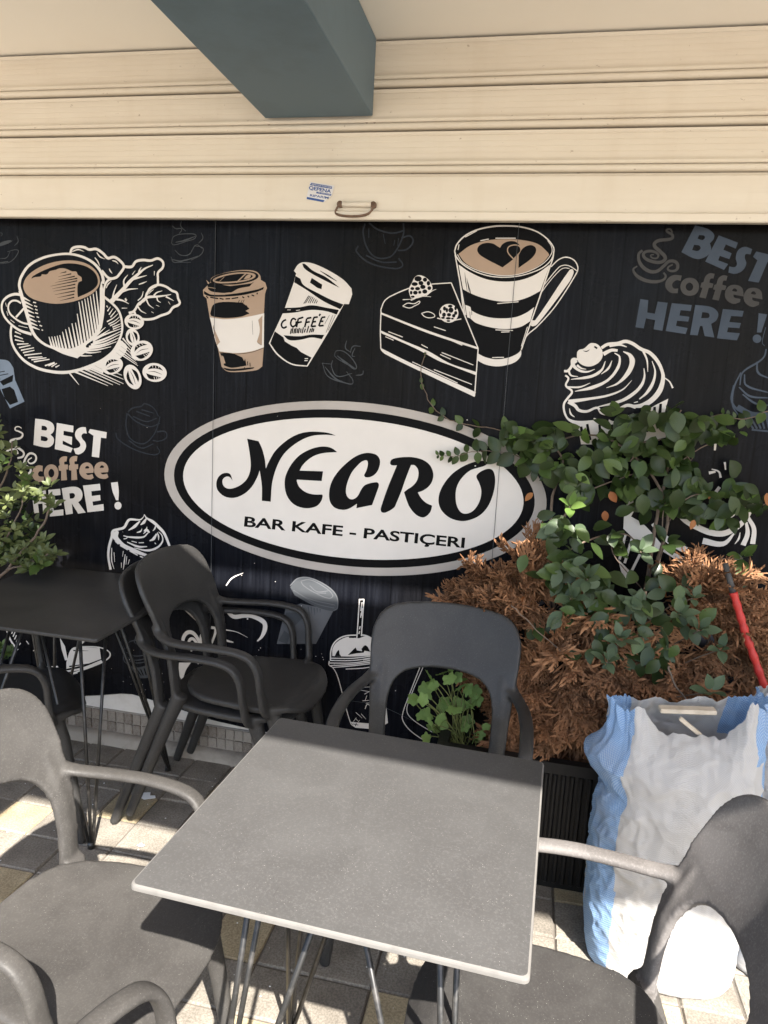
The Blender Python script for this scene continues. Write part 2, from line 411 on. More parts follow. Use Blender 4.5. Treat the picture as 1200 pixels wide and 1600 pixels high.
# ---- the wall: backing, vinyl panels, plaster edge, tile strip, skirting
wall = thing('cafe_wall', 'dark cafe front wall covered with a printed coffee mural above a tile strip', 'wall', (0,0,0))
m = MB(); m.box((-6,.012,-.04),(5,.25,2.76)); m.build('masonry', PLASTER, wall)
edge_px = [(-60,1092),(60,1090),(105,1088),(150,1087),(200,1083),(235,1093),(280,1108),(330,1125),(400,1141),(450,1150)]
edge = [(at_y(*p).x, at_y(*p).z) for p in edge_px]
def z_edge(x):
    if x <= edge[0][0]: return edge[0][1]
    for (a, za), (b, zb) in zip(edge, edge[1:]):
        if a <= x <= b: return za + (zb-za)*(x-a)/(b-a)
    return edge[-1][1] - .006
seams = [-6, -2.338, -1.1725, -.107, 1.06, 5]
seams = [-6, -2.338, -1.1725, -.1070, .958, 5]
for a, b in zip(seams, seams[1:]):
    n = 24; vs = []; fs = []
    xs = [a+.0012 + (b-a-.0024)*i/n for i in range(n+1)]
    for yy in (0.0, .010):
        for x in xs: vs += [(x, yy, z_edge(x)), (x, yy, 2.50)]
    q = 2*(n+1)
    for i in range(n):
        k = 2*i; fs += [(k,k+2,k+3,k+1), (q+k+1,q+k+3,q+k+2,q+k), (k,q+k,q+k+2,k+2)]
    fs += [(0,1,q+1,q), (2*n+1,2*n,q+2*n,q+2*n+1)]
    obj('vinyl_panel', vs, fs, VINYL, wall)
ZT0, ZT1 = .040, .131
m = MB(); m.box((-4,-.0005,.0),(3,.0115,ZT1)); m.build('grout_bed', GROUT, wall)
tw, th = .0372, (ZT1-ZT0)/2
tme = []
for k in range(5):
    tb = bevel_box((-tw/2+.0013,-.006,-th/2+.0014),(tw/2-.0013,0.003,th/2-.0014), .0012, 1); tb.materials.append(TILE); tme.append(tb)
x = -2.05; 
while x < -.20:
    for r_ in range(2):
        t = inst('tile', random.choice(tme), wall); t.location = (x, -.0008 - random.random()*.0008, ZT0+th*(r_+.5)); t.rotation_euler = (random.uniform(-.01,.01), 0, random.uniform(-.01,.01))
    x += tw
sk = []
n = 60
vs = []; fs = []
for i in range(n+1):
    x = -4 + 7*i/n; j = .006*noise.noise(Vector((x*3,0,0)))
    for y, z in ((-.001, ZT0-.001), (-.028+j, ZT0-.003), (-.040+j, ZT0-.012), (-.050+j*1.5, -.02)): vs.append((x, y, z))
for i in range(n):
    for k in range(3): fs.append((i*4+k, i*4+k+1, i*4+k+5, i*4+k+4))
obj('skirting', vs, fs, CONC, wall, True)

# ---- roller shutter
YS = -.070
sh = thing('roller_shutter', 'cream painted roller shutter half lowered over the dark mural', 'shutter', (0,YS,2.06))
def strip(name, prof, x0=-5.5, x1=4.5, mat=SHUT, smooth=False):
    n = 40; vs = []; fs = []; k = len(prof)
    for i in range(n+1):
        x = x0+(x1-x0)*i/n
        for y, z in prof:
            wob = .0015*noise.noise(Vector((x*2.1, z*5, 3)))
            vs.append((x, y+wob, z))
    for i in range(n):
        for a in range(k-1): fs.append((i*k+a, (i+1)*k+a, (i+1)*k+a+1, i*k+a+1))
    return obj(name, vs, fs, mat, sh, smooth)
zz = lambda py: at_y(600, py, YS).z - 2.06
zb, zl, z1, z2, z3, z4 = zz(345), zz(331), zz(270.5), zz(204), zz(137), zz(60)
# bottom rail: underside, folded lip, shadow groove, broad plate
strip('bottom_rail', [(.03,zb+.004),(-.010,zb),(-.014,zb+.003),(-.015,zl-.004),(-.012,zl-.001),(.000,zl+.001),(.001,zl+.004),(.000,zl+.010),(.000,z1-.012),(.003,z1-.008),(.006,z1-.002),(.02,z1-.001)])
def slat(za, zt, first):
    H = zt-za; P = [(.02, za+.001), (-.002, za+.0015)]
    for k in range(7): a = -PI/2 + PI*k/6; P.append((-.004 - .010*math.cos(a), za+.011+.0095*math.sin(a)))
    P += [(.003, za+.0205), (.003, za+.022)]
    for k in range(6): a = -PI/2 + PI*k/5; P.append((-.002 - .008*math.cos(a), za+.030+.008*math.sin(a)))
    P += [(.001, za+.038), (.003, za+.044)]
    z = za+.050
    while z < zt-.022:
        P += [(.0035, z), (.0035, z+.011), (.0042, z+.012), (.0035, z+.013)]; z += .017
    P += [(.002, zt-.016), (-.001, zt-.012), (-.002, zt-.006), (.004, zt-.003), (.02, zt-.002)]
    strip('shutter_slat', P)
slat(z1, z2, 1); slat(z2, z3, 0); slat(z3, ZC-.004-2.06, 0)
m = MB(); m.box((-5.5,.020,zb+.01),(4.5,.03,.66)); m.build('shutter_backing', GAPM, sh)
# handle: plate, two studs, hanging bail
def on_sh(px, py, dy=0): p = at_y(px, py, YS-dy); return Vector((p.x, p.y-YS, p.z-2.06))
a, b = on_sh(527,315,.003), on_sh(590,323,.003)
hm = bevel_box((a.x,-.005,b.z-.001),(b.x,-.0012,a.z), .001, 1); hm.materials.append(SHUT); hd = link(bpy.data.objects.new('handle', hm), sh)
m = MB(); pa, pb = on_sh(532,319.5,.006), on_sh(584,320.5,.006)
m.tube([pa+Vector((.008,-.004,0)), pb+Vector((-.008,-.004,0))], .0085, 12); m.build('handle_barrel', SHUT, hd, True)
m = MB()
for p in (pa, pb): m.tube([p+Vector((0,.004,0)), p+Vector((0,-.008,0))], .0105, 12)
m.build('stud', RUST, hd, True)
m = MB(); m.tube(cat_rom([pa+Vector((-.002,-.006,0)), on_sh(524,331,.012), on_sh(530,336,.02), on_sh(550,338,.026), on_sh(570,336,.024), on_sh(580,330,.014), pb+Vector((.001,-.006,0))], 5), .0046, 8, flat=.7)
m.build('bail', RUST, hd, True)

# ================================================================== PRINT ON THE WALL
class Art:
    """flat printed figure: every stroke and fill is its own thin layer a few hundredths of a mm above the last"""
    def __init__(s, name, ox, oy, sc, plane=0.0, parent=None, base=.0008):
        s.n = name; s.o = (ox, oy); s.s = sc; s.y = plane; s.v = []; s.f = []; s.mi = []; s.mats = []; s.k = 0; s.par = parent or wall; s.base = base
    def at(s, ox, oy, sc): s.o = (ox, oy); s.s = sc; return s
    def w(s, p):
        q = at_y(s.o[0]+p[0]/s.s, s.o[1]+p[1]/s.s, s.y); return Vector((q.x, q.z))
    def m(s, mat):
        if mat not in s.mats: s.mats.append(mat)
        return s.mats.index(mat)
    def layer(s): s.k += 1; return s.y - s.base - s.k*.000035
    def _fill(s, mat, loops):
        y = s.layer(); L = [[Vector((p.x, p.y, 0)) for p in l] for l in loops]
        tris = tessellate_polygon(L); flat = [p for l in L for p in l]; b = len(s.v); mi = s.m(mat)
        s.v += [Vector((p.x, y, p.y)) for p in flat]
        for t in tris:
            a, c, d = (flat[i] for i in t)
            ar = (c.x-a.x)*(d.y-a.y)-(c.y-a.y)*(d.x-a.x)
            if abs(ar) < 1e-12: continue
            s.f.append([b+i for i in (t if ar > 0 else t[::-1])]); s.mi.append(mi)
    def P(s, mat, t, *holes):
        s._fill(mat, [[s.w(p) for p in curve(x, True)] for x in (t,)+holes]); return s
    def L(s, mat, t, *ws):
        """stroke; widths (crop units) interpolated along it"""
        pts = [s.w(p) for p in curve(t, False)]
        if len(ws) == 0: ws = (8,)
        k = 1.0/s.s * ((at_y(601, s.o[1]+300/s.s, s.y)-at_y(600, s.o[1]+300/s.s, s.y)).length)
        y = s.layer(); b = len(s.v); n = len(pts); mi = s.m(mat); d = [0]
        for i in range(1, n): d.append(d[-1]+(pts[i]-pts[i-1]).length)
        for i, p in enumerate(pts):
            t2 = (pts[min(i+1,n-1)]-pts[max(i-1,0)]); t2 = t2.normalized() if t2.length > 1e-9 else Vector((1,0))
            nn = Vector((-t2.y, t2.x)); u = d[i]/max(d[-1],1e-9)*(len(ws)-1); j = min(int(u), len(ws)-2) if len(ws) > 1 else 0
            wd = (ws[j]+(ws[j+1]-ws[j])*(u-j) if len(ws) > 1 else ws[0])*k*.5
            s.v += [Vector((p.x+nn.x*wd, y, p.y+nn.y*wd)), Vector((p.x-nn.x*wd, y, p.y-nn.y*wd))]
        for i in range(n-1):
            q = b+2*i; s.f.append([q, q+1, q+3, q+2]); s.mi.append(mi)
        return s
    def LL(s, mat, t, *ws):
        for part in t.split(';'): s.L(mat, part, *ws)
        return s
    def E(s, mat, cx, cy, rx, ry, rot=0, hole=None):
        c, sn = math.cos(R3(rot)), math.sin(R3(rot))
        el = lambda x, y: [s.w((cx+c*x*math.cos(a)-sn*y*math.sin(a), cy+sn*x*math.cos(a)+c*y*math.sin(a))) for a in [2*PI*i/28 for i in range(28)]]
        s._fill(mat, [el(rx, ry)] + ([el(rx-hole, ry-hole)] if hole else [])); return s
    def T(s, mat, body, a, b, cap, bold=.0):
        """text between two baseline points, cap height in crop units"""
        cu = bpy.data.curves.new('lettering', 'FONT'); cu.body = body; cu.size = 1; cu.offset = bold; cu.resolution_u = 4
        o = bpy.data.objects.new('lettering', cu); COL.objects.link(o); dg = bpy.context.evaluated_depsgraph_get(); dg.update()
        me = bpy.data.meshes.new_from_object(o.evaluated_get(dg)); bpy.data.objects.remove(o)
        xs = [v.co.x for v in me.vertices]; ys = sorted(v.co.y for v in me.vertices); x0, x1 = min(xs), max(xs); ch = .73
        A, B = Vector(a), Vector(b); d = B-A; up = Vector((d.y, -d.x)).normalized()*cap
        y = s.layer(); bb = len(s.v); mi = s.m(mat)
        for v in me.vertices:
            q = s.w(A + d*((v.co.x-x0)/(x1-x0)) + up*(v.co.y/ch)); s.v.append(Vector((q.x, y, q.y)))
        for p in me.polygons:
            f = [bb+i for i in p.vertices]; a_, c_, d_ = (s.v[i] for i in f[:3])
            if (c_.x-a_.x)*(d_.z-a_.z)-(c_.z-a_.z)*(d_.x-a_.x) < 0: f = f[::-1]
            s.f.append(f); s.mi.append(mi)
        return s
    def build(s):
        off_ = s.par.matrix_world.translation if False else (s.par.location if s.par.type == 'EMPTY' else Vector((0,0,0)))
        return obj(s.n, [v - Vector(off_) for v in s.v], s.f, s.mats, s.par, False, s.mi)
def curve(t, closed, sub=6):
    """'x,y x,y! ...' -> smooth points; ! marks a sharp corner"""
    P = []; K = []
    for q in t.split():
        c = q.endswith('!'); x, y = q.rstrip('!').split(','); P.append(Vector((float(x), float(y)))); K.append(c)
    n = len(P); out = []
    if not closed and n == 2: return P
    for i in range(n if closed else n-1):
        j = (i+1) % n; p, q = P[i], P[j]; L = (q-p).length
        if K[i] and K[j]: out.append(p); continue
        def tan(k, other):
            if K[k] or (not closed and k in (0, n-1)): return (q-p)
            d = P[(k+1) % n]-P[k-1]; return d.normalized()*L if d.length > 1e-9 else q-p
        m0, m1 = tan(i, j), tan(j, i)
        for k in range(sub):
            u = k/sub; u2 = u*u; u3 = u2*u
            out.append(p*(2*u3-3*u2+1)+m0*(u3-2*u2+u)+q*(-2*u3+3*u2)+m1*(u3-u2))
    if not closed: out.append(P[-1])
    return out
W, K_, T_ = P_WHITE, P_BLACK, P_TAN

# --- oval sign
A = Art('oval_sign', 0, 0, 1)
def oval(px):   # ellipse on the wall through four extreme points of the photograph
    l, t, r, b = [A.w(p) for p in px]
    return Vector(((l.x+r.x)/2, (t.y+b.y)/2)), (r.x-l.x)/2, (t.y-b.y)/2
c0, rx, rz = oval([(257,735),(520,626),(853,800),(600,903)])
def ell(a, b, n=96): return [Vector((c0.x+a*math.cos(2*PI*i/n), c0.y+b*math.sin(2*PI*i/n))) for i in range(n)]
A._fill(P_RING, [ell(rx, rz), ell(rx-.040, rz-.030)]); A._fill(K_, [ell(rx-.0405, rz-.0305)]); A._fill(W, [ell(rx-.078, rz-.060)])
sign = A.build()
B = Art('sign_lettering', 330, 660, 5, base=.0012, parent=None)
B.P(K_, '282,127! 372,147! 400,210 420,290 428,360! 455,300 500,225 560,165 630,115 700,85 770,73 850,74 920,83 975,103! 900,97 800,103 720,130 640,180 575,240 530,310 495,400 475,490 466,619! 397,612! 397,500 380,375! 360,430 320,500 270,550 210,582 155,590 100,575 55,535 41,490 50,440 80,405 120,394 150,405 168,455! 145,427 115,425 90,450 95,490 120,513 160,517 220,495 270,455 300,400 310,330 300,230')
B.P(K_, '985,232! 950,205 905,190 850,190 780,208 700,250 640,310 595,385 576,450 580,530 605,595 655,645 720,668 780,668 830,650 860,615 872,575 868,563! 800,562 740,545 690,505 670,460 671,447! 864,458! 875,382! 692,376! 715,335 760,290 820,255 890,238')
B.at(560, 690, 5)
B.P(K_, '50,90 -20,115 -100,175 -170,250 -210,320 -228,400 -220,470 -185,515 -120,533 -70,522 -10,485! -15,520! 108,495! 150,380 161,340 152,320 130,318 80,328 45,345 20,380 -5,425 -35,448 -65,448 -88,425 -97,385 -85,320 -50,240 0,180 30,155 65,147 75,170 65,220 45,262! 55,277 90,277 130,255 160,210 170,150 150,110 110,92')
B.P(K_, '250,160 262,140 300,127 370,120 440,124 510,145 560,185 585,245 580,300 555,345 510,380 465,397! 490,440 530,478 577,500! 565,545 535,580 500,592 450,570 400,510 375,450 357,395! 385,372 420,350 455,310 470,260 465,215 440,185 412,182! 370,290 335,390 300,475 280,515 215,553 185,552 175,530 180,505 230,360 302,185! 270,186 252,178')
B.P(K_, '1008,165 990,152 940,152 870,170 790,210 720,265 660,345 630,420 630,490 660,550 720,598 800,620 870,612 950,575 1010,510 1050,420 1068,330 1065,260 1045,220 1010,213 960,232 925,262 925,285 945,325 960,380 955,440 930,500 890,545 840,563 800,550 770,500 760,440 765,370 790,310 830,260 880,222 940,203 990,187')
B.at(370, 795, 3.243).T(K_, 'BAR KAFE - PASTI\u00c7ERI', (37, 88), (1153, 197), 52, .026)
B.par = sign; B.build()

# --- BEST coffee HERE, white
A = Art('best_coffee_lettering', 0, 640, 6)
A.P(W, '332,85! 430,98 490,125 510,170 500,210 475,235! 505,270 500,320 465,350 410,352 315,330!', '392,150! 425,155 443,175 435,195 390,190!', '385,247! 430,255 450,275 435,295 383,290!')
A.P(W, '535,125! 690,152! 687,214! 598,198! 596,240! 678,256! 674,332! 590,290! 588,325! 683,362! 665,402! 515,370!')
A.P(W, '805,165! 815,225! 785,222 765,245 775,275 800,305 808,350 785,395 740,420 710,415! 690,365! 735,357 755,335 745,305 715,270 705,225 725,185 765,165')
A.P(W, '845,182! 1002,212! 997,270! 948,262! 930,450! 862,440! 878,245! 830,213!')
A.P(T_, '402,527! 400,580! 375,578 358,600 370,625 412,628! 413,672! 360,678 315,645 303,595 320,545 360,522')
A.P(T_, '482,513 528,533 550,593 528,655 482,673 436,655 414,593 436,533', '483,555 503,570 511,595 503,622 483,635 463,622 455,595 463,570')
f_ = '632,440! 625,487! 605,490 605,515! 638,515! 638,560! 622,562! 630,660! 575,665! 575,575! 552,570! 550,530! 562,520! 558,470 580,445 610,437'
A.P(T_, f_); 
def shift(t, dx, dy): return ' '.join('%g,%g%s' % (float(q.rstrip('!').split(',')[0])+dx, float(q.rstrip('!').split(',')[1])+dy, '!' if q.endswith('!') else '') for q in t.split())
A.P(T_, shift(f_, 96, -3))
e_ = '880,640! 850,655 790,645 750,600 750,545 775,508 820,495 860,515 880,560 876,592! 806,597! 825,613 868,605!'
eh = '798,552! 838,548 828,530 808,532'
for d in ((0,0),(138,-6)): A.P(T_, shift(e_, *d), shift(eh, *d))
A.P(W, '300,775! 348,768! 352,835! 395,830! 392,762! 432,757! 440,950! 405,960! 400,880! 358,885! 368,965! 322,972!')
A.P(W, '455,752! 565,742! 570,800! 490,808! 495,850! 575,843! 578,895! 500,905! 505,945! 595,935! 597,990! 470,1002!')
A.P(W, '580,738! 690,722 750,740 775,790 765,840 735,868! 805,965! 735,975! 675,880! 685,975! 620,985!', '652,785! 690,783 705,805 690,830 657,835!')
A.P(W, '780,712! 938,695! 945,755! 858,765! 862,810! 940,800! 945,850! 868,862! 875,900! 972,885! 975,945! 822,962!')
A.P(W, '1042,685! 1105,677! 1115,760 1112,850! 1090,850! 1055,760').E(W, 1108, 900, 33, 36)
A.L(W, '205,175 180,160 150,165 145,190 180,205 215,230 195,265 130,280 100,300 130,335 190,370 225,405 215,440 165,455', 8, 20, 26, 18)
A.L(W, '160,550 215,520 245,450 285,410 335,430 335,480 290,505 265,480 300,450', 24, 22, 20, 10).L(W, '55,405 90,375 150,378 170,415', 22).L(W, '250,525 290,560 270,600 160,620', 18, 24, 10)
A.build()

# --- coffee cup on a saucer with leaves and beans
A = Art('printed_coffee_cup', 0, 370, 6.4)
A.P(T_, '235,480 270,400 360,325 480,270 620,240 760,240 880,275 965,345 1000,430 985,500 920,570 820,620 700,655 560,670 420,650 310,610 250,550')
A.P(K_, '315,420! 330,395 430,340 560,290 650,268 760,270 870,300 950,360 980,430 970,490 900,550 780,605! 775,540 785,460 820,440! 815,405 780,380 765,350 720,345 660,320 600,315 560,330 500,345 470,375 420,375! 410,395 345,405')
A.LL(K_, '665,350 600,365;715,370 585,400;750,395 585,430;775,415 555,457;775,440 505,495;755,475 525,520;755,508 535,545;750,542 548,580;745,575 575,610;745,605 600,640', 13, 2)
A.L(W, '207,545 195,480 215,400 290,290 420,215 560,180 700,172 830,203 940,265 1010,350 1035,430 1030,470', 34, 28, 22, 26, 34)
A.P(W, '505,1085! 600,1110 720,1115 830,1065 930,985 990,880 1000,700 1000,520! 1015,440! 1048,600 1045,760 1022,905! 960,1010 860,1090 880,1130 780,1210! 640,1165 540,1118')
A.LL(W, '520,1095 492,1000;548,1105 520,998;575,1110 548,995;600,1115 575,990;632,1120 600,985;665,1120 628,950;700,1115 658,925;735,1110 690,905;768,1100 722,865;800,1090 757,860;825,1080 775,770;855,1060 792,650;885,1040 822,640;912,1020 850,620;940,1000 878,610;965,970 905,590;985,930 935,570;1005,890 965,540', 26, 16, 9)
A.L(W, '205,540 245,680 280,800 320,930 370,1010 450,1075 540,1115 640,1165 780,1210', 44, 40, 24, 12)
A.LL(W, '240,610 305,645;250,650 330,690;262,690 335,725;275,735 345,765;285,780 350,805;300,820 370,850;310,860 380,890;325,900 400,930', 24, 14, 6)
A.LL(W, '335,655 365,660;345,690 375,700;355,725 380,735;355,760 385,768;370,800 395,808;385,845 405,850;400,885 425,895;420,930 435,937', 12)
A.L(W, '215,580 150,575 80,600 32,650 22,720 50,800 110,870 200,935 320,975', 30, 24, 24, 30).L(W, '215,665 170,640 120,645 88,690 100,760 160,820 230,860 300,875', 20).L(W, '165,805 245,715', 22)
A.LL(W, '60,660 70,700;72,745 85,790;110,830 150,860;190,890 280,910', 6)
A.L(W, '120,890 112,960 125,1060 170,1150 250,1240 370,1310 500,1345 640,1357 780,1335 920,1285 1040,1225 1130,1150 1190,1050 1225,940 1220,830 1190,740 1130,670 1050,605', 26, 30, 34, 28, 24, 26)
A.LL(W, '155,950 215,975;150,990 235,1020;155,1030 245,1050;175,1075 290,1070;195,1110 310,1085;215,1135 345,1110;235,1160 350,1135;250,1185 420,1165;285,1210 430,1200;320,1230 470,1210;345,1250 500,1225;455,1290 550,1255;490,1290 555,1262;520,1300 575,1265;560,1305 600,1285', 15, 9)
A.at(140, 370, 6.4)
A.LL(W, '60,1000 165,905;60,1020 205,930;40,1040 140,985 330,915;40,1060 160,1020 330,940;20,1080 160,1045 320,970;0,1100 150,1075 300,1010;-20,1120 120,1100 275,1050;-50,1140 80,1130 220,1100;-120,1130 0,1160 120,1150;-170,1130 -90,1185 30,1190', 22, 16, 5)
A.LL(W, '175,690 190,710;185,745 215,700;200,780 240,720;215,805 270,740;180,850 240,815 290,770;195,875 260,840 305,800;210,890 265,865 310,830;235,905 320,870;240,925 325,890', 14, 5)
A.P(W, '-200,1345! -60,1315 60,1265 180,1185 260,1110 310,1030! 380,1100 330,1200 160,1300 140,1370! 20,1330')
A.LL(W, '-205,1350 -100,1480;-165,1340 190,1490;-115,1325 240,1482;-70,1310 310,1480;-30,1300 345,1470;0,1285 345,1425;40,1270 330,1385;90,1250 300,1345', 20, 12, 5)
A.LL(W, '250,1130 490,1290;270,1115 480,1268;290,1095 470,1240;310,1070 445,1190;325,1045 430,1150;338,1015 420,1110', 18, 10, 5)
A.LL(K_, '-20,1335 130,1400;20,1315 160,1375;60,1290 150,1335;275,1160 380,1235;300,1130 400,1200;320,1095 410,1160', 2, 8, 2)
A.L(W, '-186,170 -166,120 -106,102 -46,108 4,130 74,125 144,170 190,215 250,205 310,240 350,300 310,370 270,410 200,415 130,340', 26, 28, 26)
A.LL(W, '-166,150 -106,130 -46,150;80,160 110,200 160,225;60,210 90,250 110,295;205,320 215,345 235,368;235,240 270,250 295,275', 8, 14, 3)
A.L(W, '350,300 430,300 470,250 540,235 620,240 690,220 740,255 738,310 692,360 690,420 685,480 620,520 580,570 560,630 500,670 450,745 400,765', 28, 24, 26)
A.L(W, '270,410 190,440 158,500 150,590 165,620', 26, 24, 20)
A.L(W, '215,660 340,530 420,440 500,370 560,320 640,285', 52, 40, 30, 8).LL(W, '330,550 400,528 490,520;358,510 350,440 390,382;235,640 250,560 280,480;440,425 500,410 580,388;500,375 505,340 525,305;270,625 340,640 400,672;380,640 365,625 375,615', 24, 16, 5)
A.LL(W, '175,515 190,480 225,445;435,380 465,340;500,478 540,465 580,448;655,345 655,390;490,640 530,600 545,545;330,715 385,715', 9, 13, 4)
A.L(W, '580,580 610,520 690,483 770,500 830,540 878,562 893,620 908,670 840,710 800,760 720,790 640,822 550,826 480,800 455,750', 22, 26, 24)
A.L(W, '500,680 580,610 680,600 760,590 822,578', 30, 24, 6).LL(W, '575,625 600,680 650,718;680,605 690,640 720,660;650,590 680,560 735,542;770,600 810,620 850,642;485,690 520,740 575,770', 18, 12, 4).LL(W, '600,575 620,550 650,528;675,685 705,698;795,650 815,680;625,750 650,765', 5, 10, 4)
for cx, cy, rx_, ry_, ro in ((455,850,98,78,10),(440,1005,68,88,-15),(530,1140,115,98,-25),(238,1290,108,85,-20),(440,1402,82,128,-22),(660,1357,122,94,8)):
    A.E(W, cx, cy, rx_, ry_, ro)
    c, s_ = math.cos(R3(ro)), math.sin(R3(ro))
    tr = lambda x, y: '%g,%g' % (cx+c*x-s_*y, cy+s_*x+c*y)
    if ry_ < rx_:
        A.P(K_, ' '.join([tr(-.62*rx_,-.2*ry_)+'!', tr(-.3*rx_,-.68*ry_), tr(.25*rx_,-.7*ry_), tr(.68*rx_,-.3*ry_)+'!', tr(.2*rx_,-.42*ry_), tr(-.2*rx_,-.38*ry_)]))
        A.P(K_, ' '.join([tr(-.68*rx_,.2*ry_)+'!', tr(-.4*rx_,.7*ry_), tr(.2*rx_,.72*ry_), tr(.6*rx_,.45*ry_)+'!', tr(.1*rx_,.36*ry_), tr(-.3*rx_,.30*ry_)]))
        A.L(K_, tr(-.5*rx_,.02*ry_)+' '+tr(0,-.08*ry_)+' '+tr(.6*rx_,.1*ry_), 2, 8, 3)
        A.LL(W, ';'.join(tr(k*rx_,-.72*ry_)+' '+tr((k+.05)*rx_,-.5*ry_) for k in (-.25,0,.25))+';'+';'.join(tr(k*rx_,.45*ry_)+' '+tr((k+.1)*rx_,.74*ry_) for k in (0,.2,.36)), 5, 7)
    else:
        A.P(K_, ' '.join([tr(-.2*rx_,-.62*ry_)+'!', tr(-.68*rx_,-.2*ry_), tr(-.66*rx_,.3*ry_), tr(-.25*rx_,.66*ry_)+'!', tr(-.36*rx_,.1*ry_)]))
        A.P(K_, ' '.join([tr(.25*rx_,-.64*ry_)+'!', tr(.7*rx_,-.25*ry_), tr(.66*rx_,.3*ry_), tr(.4*rx_,.55*ry_)+'!', tr(.34*rx_,0)]))
        A.L(K_, tr(-.02*rx_,-.5*ry_)+' '+tr(.08*rx_,0)+' '+tr(0,.6*ry_), 2, 9, 3)
A.build()

# --- two paper cups
A = Art('printed_paper_cup', 310, 400, 4.8)
A.P(T_, '60,180! 75,215! 35,255! 40,300! 62,318! 85,460! 150,705! 175,830! 215,865 300,870 440,855 480,828! 490,690! 492,440! 500,285! 515,240! 503,200! 470,180! 463,145 430,115 350,105 250,115 150,140 100,165 88,205!')
A.P(K_, '92,190 110,160 170,135 260,118 350,112 420,122 452,145 440,170 380,195 290,212 180,215 110,208')
A.P(T_, '110,180 150,155 240,130 340,122 410,130 430,150 400,175 320,195 210,205 130,200', '128,182 170,160 250,140 335,133 392,140 408,153 380,170 310,185 210,194 150,192')
A.L(T_, '365,125 285,200', 9).P(T_, '340,175! 365,145 392,142 385,165').L(T_, '160,190 195,158', 3)
A.P(K_, '68,215! 90,200! 240,226! 400,205! 420,190! 385,228! 300,245 240,275 130,272 80,255')
A.P(K_, '42,262! 100,290 250,285 440,252 492,232! 488,250! 430,272 300,298 110,305 48,288')
A.LL(T_, '75,235 130,243;60,268 150,282 240,275;120,288 200,290', 4)
A.LL(K_, '60,300 75,318;90,310 150,320;160,318 190,325;205,322 240,320;250,320 300,312;330,305 345,315;370,300 382,310;400,292 420,300;440,288 444,275', 9)
A.P(K_, '90,430! 115,365 190,345 330,350! 350,365 385,395! 355,412! 385,430! 320,455 200,465 100,450')
A.LL(K_, '300,350 310,330;320,352 330,332;335,352 345,328;360,370 380,400;350,420 378,436', 4)
A.P(W, '88,460! 200,475 350,460 495,430! 492,685! 400,715 280,728 160,715! 130,640')
A.P(T_, '450,480! 482,445! 478,672! 440,645! 462,560').P(T_, '108,520! 165,645! 140,672!').LL(K_, '405,485 410,590;445,650 470,668;115,520 118,560', 2.5)
A.P(K_, '165,728! 250,730 330,760! 345,790! 352,770! 362,822! 250,838 195,822!').P(T_, '175,745! 190,755! 205,805! 175,810!')
A.P(K_, '185,838! 260,848 420,835 410,845 280,862 215,858').LL(K_, '370,790 372,820;388,800 390,830;340,850 350,835', 6)
A.L(K_, '160,722 280,735 400,722 490,690', 3)
A.P(W, '790,47 870,60 980,110 1090,180 1150,245! 1155,290! 1130,362! 1095,360! 960,600! 820,830! 700,815 590,740 530,655! 640,420! 720,190! 735,130! 718,112! 750,65')
A.P(K_, '730,150! 765,170! 790,218 900,280 1000,330 1090,365! 1065,400! 940,340 820,260 720,198!').P(K_, '650,390! 760,385 850,370 960,388 1055,405! 1040,440! 960,415 850,405 720,425 628,432!')
A.P(K_, '640,595! 760,602 850,590 945,592! 928,624! 850,612 760,630 680,630').P(K_, '575,565! 640,610! 650,640! 700,672! 740,690! 770,720! 850,762! 815,822! 700,805 600,735 540,655!')
A.P(K_, '780,58! 800,60 860,110 960,160 1062,240! 960,190 850,132 795,92').L(K_, '915,112 1000,165 1040,190', 3, 12, 3).P(K_, '852,165! 930,215! 925,250! 895,240! 838,200!')
A.LL(K_, '830,298 792,358;840,300 805,355;850,305 825,352;862,308 838,355;872,318 855,352;885,325 870,355;895,335 885,355', 6)
A.LL(K_, '700,545 692,585;712,535 705,580;725,545 718,582;735,540 730,580;748,545 742,578;760,540 752,580;772,545 768,576;790,535 780,580;805,545 795,575;830,525 815,575;845,545 835,575;858,540 850,572;868,545 862,570', 9)
A.LL(K_, '660,478 638,490 625,518 640,540 665,530;735,480 712,470 695,500 705,528 730,520 737,490;752,470 738,535;752,472 790,460;746,502 778,494;815,470 800,535;815,470 850,462;808,500 838,494;870,460 848,532;868,462 898,458;858,496 885,492;850,530 884,526;928,462 905,526;928,462 955,458;915,492 940,490;907,525 942,522;908,450 918,435', 13)
A.LL(K_, '985,445 950,510;1010,445 960,575;1030,445 975,560', 3).LL(W, '670,405 695,405;735,410 765,405', 4).LL(W, '800,770 825,770;798,785 822,785', 6)
A.build()

# --- glass mug, then the slice of cake in front of it
A = Art('printed_glass_mug', 700, 340, 5.714)
A.L(W, '920,440 990,375 1060,354 1130,385 1160,450 1140,510 960,790 800,970 700,1060 660,1170', 9).L(W, '860,600 990,445 1040,425 1090,435 1150,475', 7).L(W, '820,690 900,580 1000,470 1040,450 1085,455', 6)
A.P(W, '1085,470 1115,465 1120,500 1080,580 800,950 760,970 735,958 742,920 780,915')
A.P(K_, '60,300 80,240 150,165 260,110 400,80 505,75 640,82 780,120 880,185 945,270 935,370! 655,1190! 640,1245 500,1322 420,1328 330,1310 262,1275! 265,1160! 68,380!')
rim = '60,300 80,240 150,165 260,110 400,80 505,75 640,82 780,120 880,185 940,260 945,310 920,380 850,445 750,490 630,522 500,533 370,522 240,480 130,415 75,350 60,300'
A.L(W, rim, 11, 13, 10, 8, 8, 11)
A.P(T_, '95,325! 200,250 350,205 500,193 650,200 800,235 890,310 905,335! 850,400 740,470 620,506 500,514 380,503 250,460 150,400')
